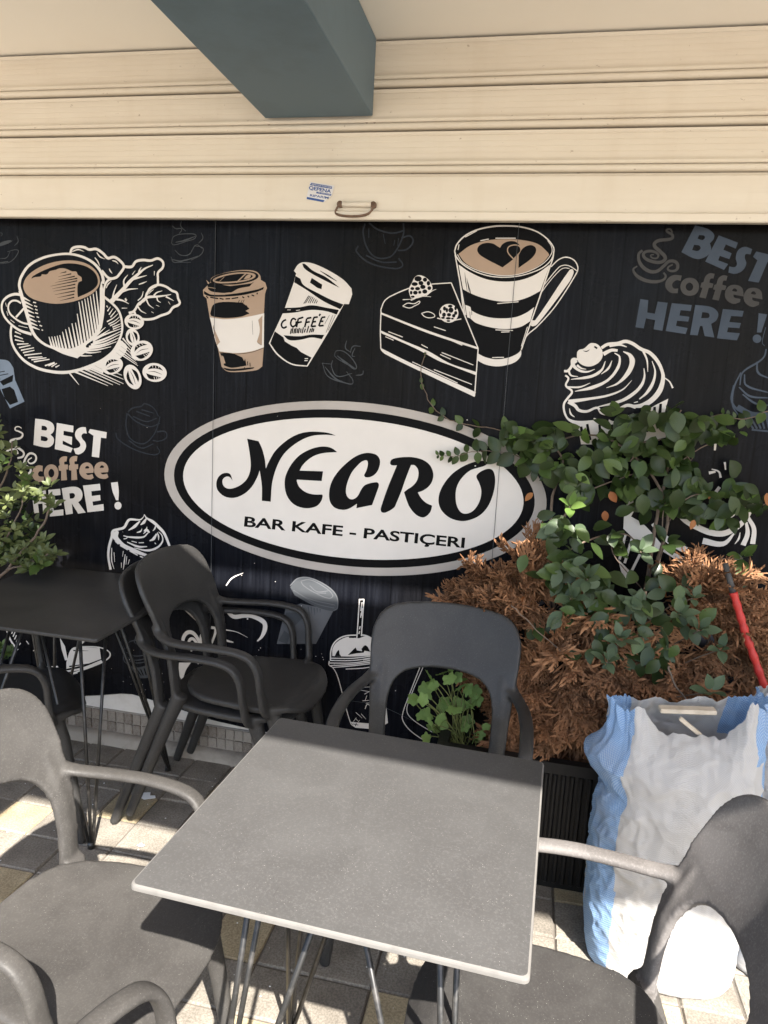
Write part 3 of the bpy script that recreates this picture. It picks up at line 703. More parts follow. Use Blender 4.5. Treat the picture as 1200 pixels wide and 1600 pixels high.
A.L(W, '85,330 130,400 240,462 370,503 500,519 630,507 750,468 860,402 925,320 925,260 890,205', 6)
A.P(K_, '487,445! 300,345 263,300 275,255 330,228 400,232 445,258 465,270! 490,235 540,213 600,215 640,250 645,300 585,370')
A.L(T_, '585,370 535,310 540,265 590,245 640,258 650,300 625,330 585,372', 9).P(K_, '630,450! 632,335! 660,285 700,255 750,248 785,275 780,320 740,370')
A.P(W, '95,420! 200,490 340,550 490,572 640,560 780,510 910,420! 825,655! 720,710 600,745 460,748 320,720 210,680 135,640!')
A.LL(K_, '150,490 158,560 172,655;168,540 180,600 190,670;180,580 190,630 202,680;200,640 205,685', 2, 7, 3)
A.P(W, '155,780! 200,800 210,830 320,880 450,900 600,890 700,850 770,800! 735,925! 650,975 520,995 380,980 250,940 200,900! 172,890!').LL(K_, '195,840 200,900;212,820 213,870', 4).L(K_, '735,805 728,830', 5)
A.P(W, '262,1210! 330,1245 430,1265 540,1250 620,1215 655,1180! 650,1235 600,1290 500,1322 420,1328 330,1310 262,1275!')
A.LL(W, '64,330 110,600 150,870 265,1160;80,410 120,640 160,870', 9).LL(W, '945,300 935,370 655,1180', 10).LL(W, '910,430 820,700;710,975 655,1150', 6)
A.LL(W, '425,185 605,185;290,208 365,192;440,768 630,752;425,1003 580,1008;475,1023 550,1020;395,1250 500,1248;155,175 260,118;90,290 100,240', 7)
A.at(580, 420, 6.667)
A.P(K_, '105,460! 105,420 150,325 260,260 390,205 630,160! 835,145! 1115,830! 1078,1332! 600,1110 150,890 105,850!')
A.L(W, '105,465 105,420 150,325 260,260 395,203', 11).L(W, '630,160 835,147', 10).L(W, '835,147 1115,830', 11).L(W, '105,465 600,660 1115,830', 18, 24, 20)
A.P(W, '95,640! 330,745 600,860 820,985 1095,1075! 1090,1108! 850,1015 700,957 480,838 108,672!').P(W, '100,825! 400,975 700,1110 1090,1285! 1078,1335! 600,1110 150,890 105,850')
A.LL(W, '104,460 97,640 102,835;1115,830 1078,1325', 11)
A.LL(W, '180,655 330,712;150,708 235,745;525,790 590,825;735,872 1065,1003;720,893 830,943;655,1050 1050,1205;655,605 778,645;770,720 950,797;430,970 900,1190', 8)
A.P(W, '495,68 560,85 610,130 640,200 620,240 560,282 430,312 402,270 395,210 430,140 455,90')
for q in ((490,105,38,28),(455,160,32,20),(520,150,26,22),(562,115,22,22),(598,152,18,24),(430,207,20,16),(485,208,26,18),(540,190,28,22),(607,203,20,20),(418,250,14,20),(462,250,24,20),(508,246,16,16),(560,238,26,22),(435,292,20,12)): A.E(K_, *q)
A.LL(W, '330,323 430,318;415,330 520,290 625,293;570,285 640,230 680,215', 9, 7, 4)
A.E(W, 810, 465, 100, 98)
for q in ((825,390,24,15),(765,415,16,22),(832,432,27,27),(880,412,13,22),(725,450,9,22),(790,432,13,24),(882,462,17,20),(760,480,20,22),(812,480,22,18),(862,490,18,18),(750,512,20,11),(805,517,26,13),(806,545,20,9),(848,520,14,10)): A.E(K_, *q)
A.LL(W, '690,515 745,530;860,540 940,523', 9).L(W, '330,390 380,360 450,365 510,345 450,390 400,410 330,390', 8).L(W, '525,465 600,450 665,490 620,512 560,500 525,465', 8)
A.build()

# --- cupcakes
A = Art('printed_cupcake', 870, 520, 6.316)
A.P(W, '200,200 220,170 270,155 330,105 380,105 420,130 450,180 450,240 420,290 340,330 270,325 210,280')
A.P(K_, '375,128! 405,148! 393,162! 365,142!').L(K_, '260,178 295,183 325,165', 3, 10, 3).L(K_, '455,180 465,210 440,270 390,320', 12, 5)
A.L(W, '440,150 500,115 600,105 680,85 750,108 830,160 920,200 1000,290 1045,400 1045,480 1010,580 930,670 830,720 690,722', 26, 30, 28, 30, 26, 46, 44, 14)
A.L(W, '1055,440 1110,480 1145,545', 8, 15).L(W, '520,128 620,118 690,140', 26, 20, 8).L(W, '850,175 890,270 898,385', 18, 14, 4).L(W, '940,280 970,380 950,490 890,590 815,655', 5, 18, 30, 10)
A.L(W, '860,350 865,430 840,510 770,590 640,670 390,735', 6, 26, 30, 22, 5).L(W, '655,185 720,220 745,290 700,400 600,500 490,543', 6, 46, 40, 20, 4).L(W, '570,200 620,240 600,350 500,470 350,540 180,578', 8, 26, 22, 32, 5)
A.L(W, '740,470 650,560 500,620 330,650 115,680', 4, 18, 22, 36).L(W, '480,280 440,370 340,430 140,460', 5, 26, 24, 5).L(W, '545,275 510,350 440,408', 5, 20, 5)
A.L(W, '600,175 540,172 460,210', 22, 36).L(W, '375,360 300,385 220,370 160,310 190,270', 5, 18, 24, 40).L(W, '330,495 230,535 100,535', 4, 16, 14).L(W, '290,360 240,350 200,320', 4, 14, 20)
A.L(W, '205,262 155,265 150,320 110,375 72,378', 22, 24, 22).L(W, '115,370 140,420 210,432', 20, 14, 4).L(W, '85,420 115,450 90,520 150,580 112,640 72,700 75,780 110,850 170,892', 16, 20, 16)
A.L(W, '115,680 180,720 220,765 300,775 400,740 440,790 530,800 620,750 700,715 780,735', 34, 26, 20, 24, 26, 30).L(W, '125,748 138,800 175,832', 6, 16, 6).L(W, '760,690 800,680', 5, 10)
A.P(W, '80,800! 130,850 220,870 360,862! 365,838! 450,870 510,875! 515,855! 560,872 640,840 755,795! 760,820! 850,812 930,740 1100,650! 1040,880! 1080,1030! 950,1060! 780,1110! 240,1100! 210,930! 150,890')
for a, b, c, d in ((240,925,255,1040),(300,900,325,1060),(420,905,440,1060),(540,905,590,1060),(640,890,645,1050),(725,855,740,1040),(815,850,812,990),(880,800,885,980),(965,730,955,900),(1025,700,1010,860)): A.L(K_, '%d,%d %d,%d' % (a,b,c,d), 22, 32)
A.build()
A = Art('printed_cupcake', 960, 660, 5)
A.P(W, '70,830! 80,700 110,620 180,590 260,600 330,640! 240,650 160,690 130,735! 220,790 300,870 400,980 550,1050 720,1080! 720,1135! 550,1110 380,1010 250,950 190,945!')
A.L(W, '340,660 480,700 560,770 640,815 750,860 860,866 980,800 1060,700 1078,630', 26, 34, 40, 42, 40, 34, 14).L(W, '300,790 420,920 560,1000', 30, 50).L(W, '690,925 850,948 940,862', 44, 36, 10).L(W, '1030,780 1040,870 1005,960', 16, 30, 34).L(W, '1045,745 1090,830 1080,950', 24, 34)
A.L(W, '835,765 920,732 985,660', 16, 14, 8).L(W, '695,572 770,562 822,505', 22).L(W, '738,395 790,385', 22, 12).L(W, '760,365 815,385 830,432', 6, 16).L(W, '860,670 920,635', 12).L(W, '940,950 970,910 982,860', 4, 14, 4)
A.L(W, '720,72 768,78 788,140 784,218', 14, 20, 12).L(W, '862,310 868,370', 14, 8).P(W, '30,1070! 160,1200! 110,1240! 60,1180')
A.LL(W, '140,900 80,1100;200,1030 130,1170;85,880 40,1070', 18).P(W, '930,1190! 985,1170! 980,1200! 830,1300! 820,1270!')
A.build()

# --- faint BEST coffee HERE on the right
A = Art('faint_lettering', 980, 350, 5.4545)
F1, F2 = P_SLATE, P_DULL
A.P(F1, '580,12! 690,45 740,90 735,130 705,165! 715,215 690,265 620,298 560,290 462,240!', '612,95! 655,100 662,120 640,137 600,125!', '570,178! 615,185 625,210 600,230 553,222!')
A.P(F1, '780,98! 943,160! 925,210! 840,175! 820,220! 890,250! 870,300! 790,272! 775,310! 860,342! 825,392! 665,320!')
A.P(F1, '1065,215! 1050,260! 1010,258 1003,290 1015,340 980,400 920,425 862,415! 870,362! 915,368 935,345 925,290 945,225 1000,195')
A.P(F1, '1100,235! 1270,275! 1250,330! 1195,325! 1120,500! 1030,485! 1110,310! 1072,280!')
A.P(F2, '465,440! 455,485! 420,480 385,510 395,548 435,550! 430,590! 370,585 328,540 335,480 390,437')
A.P(F2, '533,458 590,480 612,535 590,592 533,612 476,592 453,535 476,480', '530,500 553,512 562,535 553,560 530,570 508,560 498,535 508,512')
f3 = '745,425! 735,465! 710,468 700,500! 735,510! 725,545! 695,545! 670,635! 615,625! 640,545! 622,540! 632,502! 650,495! 668,445 705,420'
A.P(F2, f3).P(F2, shift(f3, 110, 18))
e3 = '962,665! 905,682 845,645 833,585 868,530 930,520 980,548 992,618! 905,602! 910,625 965,640!'; h3 = '892,570! 935,575 925,552 905,552'
A.P(F2, e3, h3).P(F2, shift(e3, 160, 25), shift(h3, 160, 25))
A.P(F1, '112,640! 180,650! 170,755! 235,765! 260,662! 345,672! 300,910! 225,898! 238,820! 160,805! 140,890! 70,880!').P(F1, '380,675! 550,692! 540,742! 455,735! 445,780! 530,792! 520,832! 425,825! 415,868! 515,888! 498,938! 328,912!')
A.P(F1, '580,690! 720,710 775,760 760,820 715,852! 742,968! 660,955! 640,870! 620,870! 600,950! 535,945!', '640,752! 690,760 702,782 690,800 630,802!').P(F1, '815,725! 992,742! 980,790! 885,785! 870,835! 970,845! 955,888! 860,882! 850,922! 960,932! 935,992! 765,975!')
A.P(F1, '1120,760! 1192,772! 1142,925! 1105,925!').E(F1, 1106, 978, 37, 36)
A.L(F2, '385,75 365,45 335,58 385,95 380,125 260,145 230,180 280,235 325,290 290,325 220,322 150,290 142,248 205,232 262,258 255,290 215,290 200,268 228,262', 10, 24, 26, 24, 20, 8)
A.L(F2, '130,225 97,260 112,340 180,400 250,405 310,360 360,318 420,330 425,385 375,402 345,378 388,345', 18, 26, 24, 22, 10).L(F2, '85,360 52,390 92,450 190,490 290,485 328,450 310,415', 10, 26, 24, 12)
A.L(P_SLATE, '1180,880 1150,1010 1170,1040', 4)
A.build()
A = Art('faint_cupcake', 860, 330, 3.53)
A.LL(F1, '1190,760 1180,800 1150,830 1060,890 1045,960;1140,830 1145,890 1200,920;1070,900 1080,960 1200,1000;1040,970 1100,1020 1200,1030;1010,960 1000,1050 1060,1110 1200,1125;1060,1010 1130,1060 1200,1070;1050,890 1010,980 1005,1070 1040,1130', 6, 10, 5)
A.LL(F1, '1030,1080 1110,1120 1210,1125', 26).LL(F1, '1060,1120 1120,1200;1100,1130 1140,1200;1130,1130 1160,1200;1160,1130 1180,1200;1110,1205 1210,1215;1190,1130 1205,1200', 9)
A.build()

# --- swirl motifs, iced cup, half hidden cups and faint sketches
A = Art('printed_cream_cup', 160, 790, 10)
A.L(W, '130,1000 95,800 105,650 150,480 165,400 250,370 340,340 400,240 440,215 590,220 640,180 657,140', 44, 40, 46, 44, 40, 44, 30, 6).L(W, '655,135 690,190 800,260 880,335 955,415 1000,500 1060,660', 10, 50, 52, 44, 40)
A.P(W, '165,420! 250,400 245,480 270,520 350,600 500,670 650,740 760,780! 700,802! 500,735 350,655 230,572 165,505')
A.LL(W, '330,470 420,490 640,490 720,420;390,570 560,640 700,640', 16, 36, 14).L(W, '500,660 700,700 850,660 940,560 930,460 880,410', 10, 36, 30, 10).LL(W, '410,385 500,330 590,240;650,400 690,380 740,420;600,300 650,260 690,200;740,550 800,520 850,440', 14, 50, 20)
A.LL(W, '700,330 680,400 640,440;540,420 600,400 620,360;840,300 820,360 790,395;860,420 880,480 880,540', 12, 26, 8).LL(W, '335,520 380,510 400,480;460,555 540,575;570,580 650,578;820,580 840,600', 14)
A.LL(W, '150,660 148,850 185,990;185,730 195,880;330,710 318,795;360,760 345,880 330,1000;385,790 370,920;425,840 405,920;300,890 300,970', 12, 22, 8).LL(W, '205,555 255,600;280,620 400,690;430,705 555,775;590,790 650,815', 20)
A.build()
A = Art('printed_iced_cup', 500, 920, 6.667)
A.P(W, '130,700! 133,620 180,552 290,500 400,515 480,492 560,522 610,570! 600,690! 350,705')
A.L(W, '110,740 118,630 160,550 250,495 380,482 480,487 590,545', 13).P(K_, '300,505 340,495 380,500 370,510 330,512').P(K_, '155,700! 180,650 200,635! 205,680! 222,702!').P(K_, '290,690! 340,640 372,610! 385,640! 440,650! 432,625! 470,588 500,605! 525,655! 465,645! 455,665! 380,672!')
A.P(K_, '395,115! 462,115! 435,500! 385,510!').LL(W, '412,112 385,512;458,110 432,492', 12).L(W, '405,112 462,110', 12).LL(W, '440,140 425,230;430,250 425,300;420,390 412,420;415,440 405,470;440,200 432,280', 12)
A.LL(W, '105,722 350,722 600,690;105,745 350,745 600,708;98,772 350,770 600,732;100,800 350,785 600,752', 10).LL(W, '140,818 350,800 600,770;270,835 440,826 540,812', 9).LL(W, '470,730 545,715;450,742 540,728', 5)
A.L(W, '98,750 95,790 135,820 180,900 240,1110 322,1400 370,1440', 9).P(W, '320,1385! 560,1405! 556,1460! 370,1445!').LL(K_, '345,1405 400,1418;380,1395 370,1430', 8)
A.LL(W, '330,1090 350,1030;320,1028 540,1020;445,1165 520,1160;470,1165 490,1110;465,1095 530,1060;400,1050 520,1070;480,1190 540,1185;470,1250 500,1200 530,1250;350,1380 380,1340;375,1285 440,1345;430,1300 480,1355;400,1385 415,1365;375,1350 395,1375', 6, 9, 4).E(W, 478, 985, 12, 12)
A.P(W, '672,970! 690,1200 710,1395! 635,1435! 620,1350 640,1100').L(W, '1052,790 940,1080 858,1320 880,1400 960,1490 1120,1600', 9).L(W, '1082,795 930,1160 908,1280 980,1370 1170,1490', 8)
A.L(P_GREY, '690,1240 800,1290 960,1370', 6, 5, 3).L(P_GREY, '180,1135 330,1165 480,1185', 4)
A.build()
A = Art('printed_swirl', 260, 880, 4.286)
A.L(W, '400,150 440,100 515,65', 8, 9, 3).L(W, '408,320 450,357 520,352 580,357 650,392 662,430 640,490 610,522', 26, 30, 24, 34, 30, 8).L(W, '390,445 470,460 545,497', 8, 5, 2).L(W, '392,515 450,530', 20, 6)
A.P(P_RING, '88,275 112,262! 255,395! 248,432!').L(W, '235,575 218,520 180,468 140,465 112,510 122,560', 20, 28, 22).L(W, '215,572 200,530 172,505 150,530 170,590', 20, 22, 12).L(W, '240,575 238,490 255,445', 22, 34, 20).P(W, '85,665! 165,665! 132,715 107,792! 85,740').L(W, '300,430 330,440 310,520 290,560', 20, 14)
A.build()
A = Art('printed_grey_cup', 260, 880, 4.286)
A.P(P_SMOKE, '800,300! 900,270! 1120,315! 1002,540! 740,540!').P(P_GREY, '830,160! 880,105 960,100 1080,160 1140,220 1142,290 1120,320 1000,290 860,215!')
A.L(P_SMOKE, '830,150 880,102 960,98 1080,155 1140,220 1145,300 1120,318', 7).L(P_SMOKE, '900,120 960,110 1060,160 1115,215 1090,235 1000,200 920,150 900,120', 6).LL(P_SMOKE, '850,180 960,240 1130,280;880,200 1000,270 1125,300;960,150 1010,190 1085,185;1000,200 1070,200', 5)
A.P(P_GREY, '800,330! 870,330! 920,360! 860,420! 800,345!').P(P_GREY, '750,520! 790,450! 830,480! 810,540!').LL(P_GREY, '950,290 960,360;970,290 975,340;990,300 995,350;1010,300 1012,330;1030,305 1030,330', 8, 2)
A.build()
A = Art('printed_saucer_cup', 0, 960, 4.615)
A.L(W, '48,108 80,190 130,256', 16).LL(W, '92,120 85,140;110,125 95,160;120,150 105,180;135,165 118,200;150,205 140,220;190,190 210,215', 8).P(W, '432,165! 470,230! 490,330! 470,330! 445,250!').P(W, '555,215! 610,178! 620,185! 560,250!')
A.P(W, '480,345! 520,245 600,237 720,242! 730,320! 620,360 480,392!').L(W, '570,232 720,238 790,272 788,310 700,362 500,432', 10).L(W, '215,435 400,420 590,390 735,335', 12, 16).L(W, '215,460 400,455 560,420', 9).L(W, '285,388 420,380', 22).LL(W, '265,190 280,240 240,262;225,440 205,450', 7).L(K_, '530,260 640,262', 10, 2).L(K_, '500,375 660,352', 12, 3)
A.build()
A = Art('faint_cupcake', 0, 960, 4.615)
G = P_GREY
A.LL(G, '1000,90 990,150 970,200 1020,220;910,250 925,205 970,188 1080,195 1130,235;905,270 980,300 1120,275;895,300 980,330 1115,300;900,320 985,350 1120,325;900,240 895,330 940,375', 5, 8, 4)
A.P(P_STEEL if False else G, '938,372! 1010,380 1130,332! 1118,435! 1060,458 1000,460!')
A.LL(K_, '965,395 1000,440;990,400 1020,440;1015,395 1035,440;1040,388 1055,435;1065,380 1078,430;1090,370 1098,420', 10)
A.build()
A = Art('faint_coffee_sketch', 0, 340, 3.75)
A.LL(G, '1065,15 1060,50 1090,80;1010,48 1030,65 1065,68 1050,95;1005,150 1020,110 1100,95 1150,110 1090,140 1020,160 1005,150;1165,150 1190,120 1180,90;1025,190 1060,220 1110,215 1150,160 1185,180;1140,165 1190,180 1180,215 1120,250;1003,230 1020,262 1090,250 1160,225;1040,262 1120,262', 3, 5, 3).L(G, '1030,145 1080,135 1145,110', 3, 10, 3).L(G, '1010,245 1060,255 1160,228', 4, 8, 3)
A.LL(G, '0,88 15,95 5,110;100,110 108,140 85,165;0,165 50,150 75,135;45,200 105,190 100,220 60,260 0,272;0,240 40,235 60,200', 3, 5, 2).P(G, '0,150 60,132 70,140 0,168').L(G, '0,265 50,258', 6)
A.P(P_STEEL, '0,830! 50,840 80,880! 90,950! 145,1078! 60,1118! 0,1000!').P(K_, '0,960! 40,940! 80,920! 75,960! 40,975! 20,985!').P(K_, '10,1005! 60,990! 85,1010! 108,1080! 60,1098! 30,1060!').LL(K_, '0,905 30,900;0,925 50,915', 5)
A.build()
A = Art('faint_coffee_sketch', 250, 340, 3.43)
A.LL(G, '1000,660 995,700 1020,720;1020,725 1035,690 1075,690;1045,700 1030,740 1045,745;935,740 945,715 990,720 1040,770 1050,810 1010,790 950,755 935,740;870,780 900,850 990,885 1035,885 1000,825;925,765 920,800 950,850 1030,835;1050,845 1085,840 1090,820;870,780 915,785', 3, 6, 3).L(G, '950,740 1000,780 1045,808', 3, 12, 3).L(G, '885,800 940,862 1000,888', 3, 9, 3)
A.build()
A = Art('faint_coffee_cup', 560, 330, 3.333)
A.LL(P_FAINT, '35,65 25,110 45,190 90,240 160,240 200,200 235,120 235,60;55,60 100,95 180,115 240,100;225,140 270,130 285,160 250,200 205,205;0,180 -10,210 60,270 180,298 230,285 210,245;40,230 120,265 200,265', 8).LL(P_FAINT, '55,90 55,140;130,120 140,170;190,150 185,180;210,140 205,180', 4)
A.build()
A = Art('faint_coffee_cup', 0, 600, 3.75)
A.LL(P_FAINT, '745,170 740,250 765,320 840,350 900,300 930,230 938,190;750,165 780,140 830,130 848,115 900,140 930,190;750,175 800,220 880,250 938,230;920,280 970,280 975,315 930,335 895,330;680,285 690,320 780,380 900,415 935,400 920,365;755,330 830,375 900,350;780,190 860,220 920,200;800,160 880,190;830,150 900,170', 9, 6)
A.build()
# fine seams between the vinyl sheets, their glint on black put in as grey
m = MB()
for x in (-1.1725, -.1070):
    m.add([(x-.0009,-.0062,z_edge(x)),(x+.0009,-.0062,z_edge(x)),(x+.0009,-.0062,2.3),(x-.0009,-.0062,2.3)], [(0,1,2,3)])
m.build('panel_seam', P_GREY, wall)
# white paint splashes low on the wall
m = MB(); rr = random.Random(3)
for k in range(90):
    px, py = rr.uniform(130, 520), rr.uniform(1010, 1120)
    if rr.random() < .3: px, py = rr.uniform(60, 800), rr.uniform(560, 1100)
    p = at_y(px, py, -.0064); r = rr.uniform(.0008, .0024)*(1.5 if rr.random() < .12 else 1); q = rr.random()*3
    m.add([(p.x+r*math.cos(a*PI/3+q)*rr.uniform(.6,1.3), -.0064-k*.00001, p.z+r*math.sin(a*PI/3+q)*rr.uniform(.6,1.3)) for a in range(6)], [list(range(6))])
tag(m.build('paint_specks', P_WHITE, wall), kind='stuff')

# --- sticker on the shutter's bottom rail
A = Art('sticker', 460, 270, 7.5, plane=YS-.0022, parent=sh, base=.0003)
A.P(P_STICK, '185,105! 470,150! 440,265! 350,345! 138,310! 155,230!')
st = A.build()
B = Art('sticker_lettering', 460, 270, 7.5, plane=YS-.0022, parent=sh, base=.0006)
B.P(P_BLUE, '200,118! 442,160! 440,190! 180,145!').P(P_BLUE, '262,220! 435,250! 428,270! 255,240!').P(P_BLUE, '148,282! 355,322! 340,345! 145,308!')
B.T(P_BLUE, 'QEPENA', (168, 192), (428, 238), 42, .03).T(P_BLUE, 'RIPARIM', (182, 276), (400, 308), 28, .02)
B.T(P_STICK, 'BEJME DHE MONTOJME', (205, 142), (435, 180), 16, .0).T(P_STICK, 'TE GRILAVE', (272, 236), (422, 262), 12, .0)
so2 = B.build(); so2.parent = st

# ================================================================== CHAIRS
def make_chair_meshes():
    """monobloc armchair: separate shapes are fused into one smooth moulding, then cut again into its parts"""
    prim = []                                                # (part name, mesh)
    # --- seat
    n, rings = 64, 9; vs = []; fs = []
    def outline(a):
        c, s = math.cos(a), math.sin(a); e = 2/3.4
        x = math.copysign(abs(c)**e, c); y = math.copysign(abs(s)**e, s)
        yy = -.010 + .215*y; hw = .226 + (.190-.226)*max(0, min(1, (yy+.12)/.30))
        return x*hw, yy - (.018*(1-x*x) if y < 0 else 0)*abs(y)
    vs.append((0, 0, 0))
    for r in range(1, rings+1):
        t = r/rings
        for k in range(n):
            x, y = outline(2*PI*k/n); vs.append((x*t, y*t, 0))
    vs = [(x, y, .452 - .010*math.exp(-((x/.14)**2+((y-.02)/.14)**2)) - .030*max(0, (-y-.165)/.065)**2 + .012*max(0, (y-.10)/.10)**2) for x, y, z in vs]
    for k in range(n): fs.append((0, 1+k, 1+(k+1) % n))
    for r in range(rings-1):
        for k in range(n): fs.append((1+r*n+k, 1+(r+1)*n+k, 1+(r+1)*n+(k+1) % n, 1+r*n+(k+1) % n))
    prim.append(('seat', evaluated(mesh_of('seat', vs, fs, []), [('SOLIDIFY', dict(thickness=.020, offset=-1))])))
    # --- backrest with its arched opening
    outer = cat_rom([(.206,.43),(.209,.51),(.214,.59),(.222,.67),(.229,.74),(.2265,.79),(.207,.832),(.168,.855),(.09,.866),(0,.869)], 6)
    inner = cat_rom([(.155,.43),(.158,.50),(.159,.56),(.155,.605),(.142,.640),(.117,.662),(.080,.674),(.045,.679),(.02,.680),(0,.680)], 6)
    yb = cat_rom([(.38,.203),(.44,.207),(.52,.216),(.60,.240),(.68,.283),(.78,.333),(.90,.385)], 12)
    def yz(z):
        for (z0, y0), (z1, y1) in zip(yb, yb[1:]):
            if z0 <= z <= z1: return y0 + (y1-y0)*(z-z0)/(z1-z0)
        return yb[-1][1]
    def surf(x, z):
        g = max(.25, min(1, (z-.44)/.26)); return (x, yz(z) - .036*(x/.225)**2*g, z)
    vs = []; fs = []; Kk = 9; full = []
    O = [(x, z) for x, z in outer] + [(-x, z) for x, z in outer[::-1][1:]]
    I = [(x, z) for x, z in inner] + [(-x, z) for x, z in inner[::-1][1:]]
    for (ox, oz), (ix, iz) in zip(O, I):
        for k in range(Kk): t = k/(Kk-1); vs.append(surf(ox+(ix-ox)*t, oz+(iz-oz)*t))
    for i in range(len(O)-1):
        for k in range(Kk-1): fs.append((i*Kk+k, i*Kk+k+1, (i+1)*Kk+k+1, (i+1)*Kk+k))
    prim.append(('backrest', evaluated(mesh_of('backrest', vs, fs, []), [('SOLIDIFY', dict(thickness=.017, offset=0))])))
    for s in (-1, 1):                                        # thicker posts
        m = MB(); m.tube([Vector(surf(s*x, z)) for x, z in ((.180,.41),(.183,.50),(.186,.57),(.187,.63),(.186,.68),(.182,.72))], [.023,.0225,.022,.021,.017,.009], 14, flat=.62, up=(0,1,.3))
        prim.append(('backrest', m.mesh('post', [])))
        # --- armrest: leaves the post, runs forward, turns down into the side of the seat
        pts = cat_rom([(s*.197,.262,.668),(s*.212,.243,.650),(s*.232,.205,.638),(s*.247,.14,.637),(s*.254,.05,.641),(s*.255,-.035,.637),(s*.254,-.082,.620),(s*.250,-.106,.578),(s*.243,-.114,.515),(s*.230,-.122,.455),(s*.200,-.128,.434)], 6)
        m = MB(); nn = len(pts); rr = []
        for i in range(nn): u = i/(nn-1); rr.append(.0195 + .004*max(0, 1-u*6) + .007*max(0, (u-.82)/.18))
        b = []
        # strap section: wide across, thin through
        prev = None
        for i, p in enumerate(pts):
            t = (pts[min(i+1,nn-1)]-pts[max(i-1,0)]).normalized(); side = Vector((1,0,0)); side = (side - t*side.dot(t)).normalized(); nv = t.cross(side)
            for k in range(14):
                a = 2*PI*k/14; ca, sa = math.cos(a), math.sin(a)
                x = math.copysign(abs(ca)**.7, ca)*rr[i]; y = math.copysign(abs(sa)**.7, sa)*.0105
                m.v.append(p + side*x + nv*y)
        for i in range(nn-1):
            for k in range(14):
                k2 = (k+1) % 14; m.f.append([i*14+k, i*14+k2, (i+1)*14+k2, (i+1)*14+k]); m.m.append(0)
        m.f.append(list(range(14))[::-1]); m.f.append([(nn-1)*14+k for k in range(14)]); m.m += [0, 0]
        prim.append(('armrest', m.mesh('armrest', [])))
        # --- legs
        m = MB(); m.tube([(s*.180,.186,.440),(s*.191,.218,.36),(s*.204,.278,.20),(s*.220,.350,.004)], [.027,.0235,.0205,.0155], 14)
        prim.append(('leg', m.mesh('leg', [])))
        m = MB(); m.tube([(s*.186,-.128,.445),(s*.190,-.156,.36),(s*.203,-.180,.20),(s*.216,-.205,.004)], [.028,.0225,.0195,.0155], 14)
        prim.append(('leg', m.mesh('leg', [])))
    bm = bmesh.new()
    for _, me in prim: bm.from_mesh(me)
    bmesh.ops.recalc_face_normals(bm, faces=bm.faces[:])
    joined = bpy.data.meshes.new('joined'); bm.to_mesh(joined); bm.free()
    fused = evaluated(joined, [('REMESH', dict(mode='VOXEL', voxel_size=.0052)), ('SMOOTH', dict(factor=.5, iterations=5))])
    trees = []
    for nm, me in prim:
        bm = bmesh.new(); bm.from_mesh(me); bmesh.ops.recalc_face_normals(bm, faces=bm.faces[:]); trees.append(BVHTree.FromBMesh(bm)); bm.free()
    # parts: seat 0, backrest 1 (with posts 2 and 6), arms, legs
    owner = {0: 0, 1: 1}; group = [0, 1]
    names = ['seat', 'backrest']; gi = 2
    for i, (nm, me) in enumerate(prim[2:], 2):
        if nm == 'backrest': group.append(1)
        else: group.append(gi); names.append(nm); gi += 1
    V = [v.co.copy() for v in fused.vertices]; NR = [v.normal.copy() for v in fused.vertices]
    best = []
    for v in V:
        bd, bi = 9, 0
        for i, t in enumerate(trees):
            h = t.find_nearest(v, .05)
            if h[0] is not None:
                d = h[3] + (.004 if group[i] >= 2 and names[group[i]] == 'leg' else 0)
                if d < bd: bd, bi = d, group[i]
        best.append(bi)
    polys = [list(p.vertices) for p in fused.polygons]
    out = []
    for gidx, nm in enumerate(names):
        fs = [p for p in polys if best[p[0]] == gidx]
        used = sorted({i for p in fs for i in p}); mp = {v: k for k, v in enumerate(used)}
        me = mesh_of(nm, [V[i] for i in used], [[mp[i] for i in p] for p in fs], [], True)
        me.normals_split_custom_set_from_vertices([NR[i] for i in used])
        out.append((nm, me))
    return out
chair_parts = make_chair_meshes()
chair_sets = {}
def chair(mat, label, loc, rz, group=None, zs=1, over=None):
    t = thing('armchair', label, 'chair', loc, R3(rz), group); t.scale = (1, 1, zs)
    if mat.name not in chair_sets:
        L = []
        for nm, me in chair_parts:
            c = me.copy(); c.name = nm; c.materials.append(mat); L.append((nm, c))
        chair_sets[mat.name] = L
    for nm, me in chair_sets[mat.name]:
        if over and nm in over: me = me.copy(); me.materials.clear(); me.materials.append(over[nm])
        inst(nm, me, t)
    return t
GC = 'moulded plastic armchairs on the terrace'
chair(CHAIR_PALE, 'dusty grey armchair left of the speckled table, facing it, in full sun', (-.775, -1.400, 0), 84, GC, .93)
chair(CHAIR_DUSTY, 'dusty charcoal armchair right of the speckled table, in front of the white bag', (.105, -1.430, 0), -88, GC, .975, dict(backrest=CHAIR_LIFTED, seat=CHAIR_SEAT_DARK, armrest=CHAIR_LIFTED))
chair(CHAIR_BLACK, 'black armchair behind the speckled table with its back to the wall', (-.206, -.700, 0), 1, GC, .975)
chair(CHAIR_BLACK, 'lower armchair of the two stacked beside the black table', (-.930, -.290, 0), 90, GC, 1.0)
chair(CHAIR_BLACK, 'upper armchair of the two stacked beside the black table', (-.872, -.290, .040), 90, GC, 1.0)
chair(CHAIR_BLACK, 'black armchair pushed under the black table by the shrub', (-1.61, -.60, 0), 130, GC)
chair(CHAIR_PALE, 'grey armchair nearest the camera, only its bent armrest in view', (-.263, -1.845, 0), 162, GC)

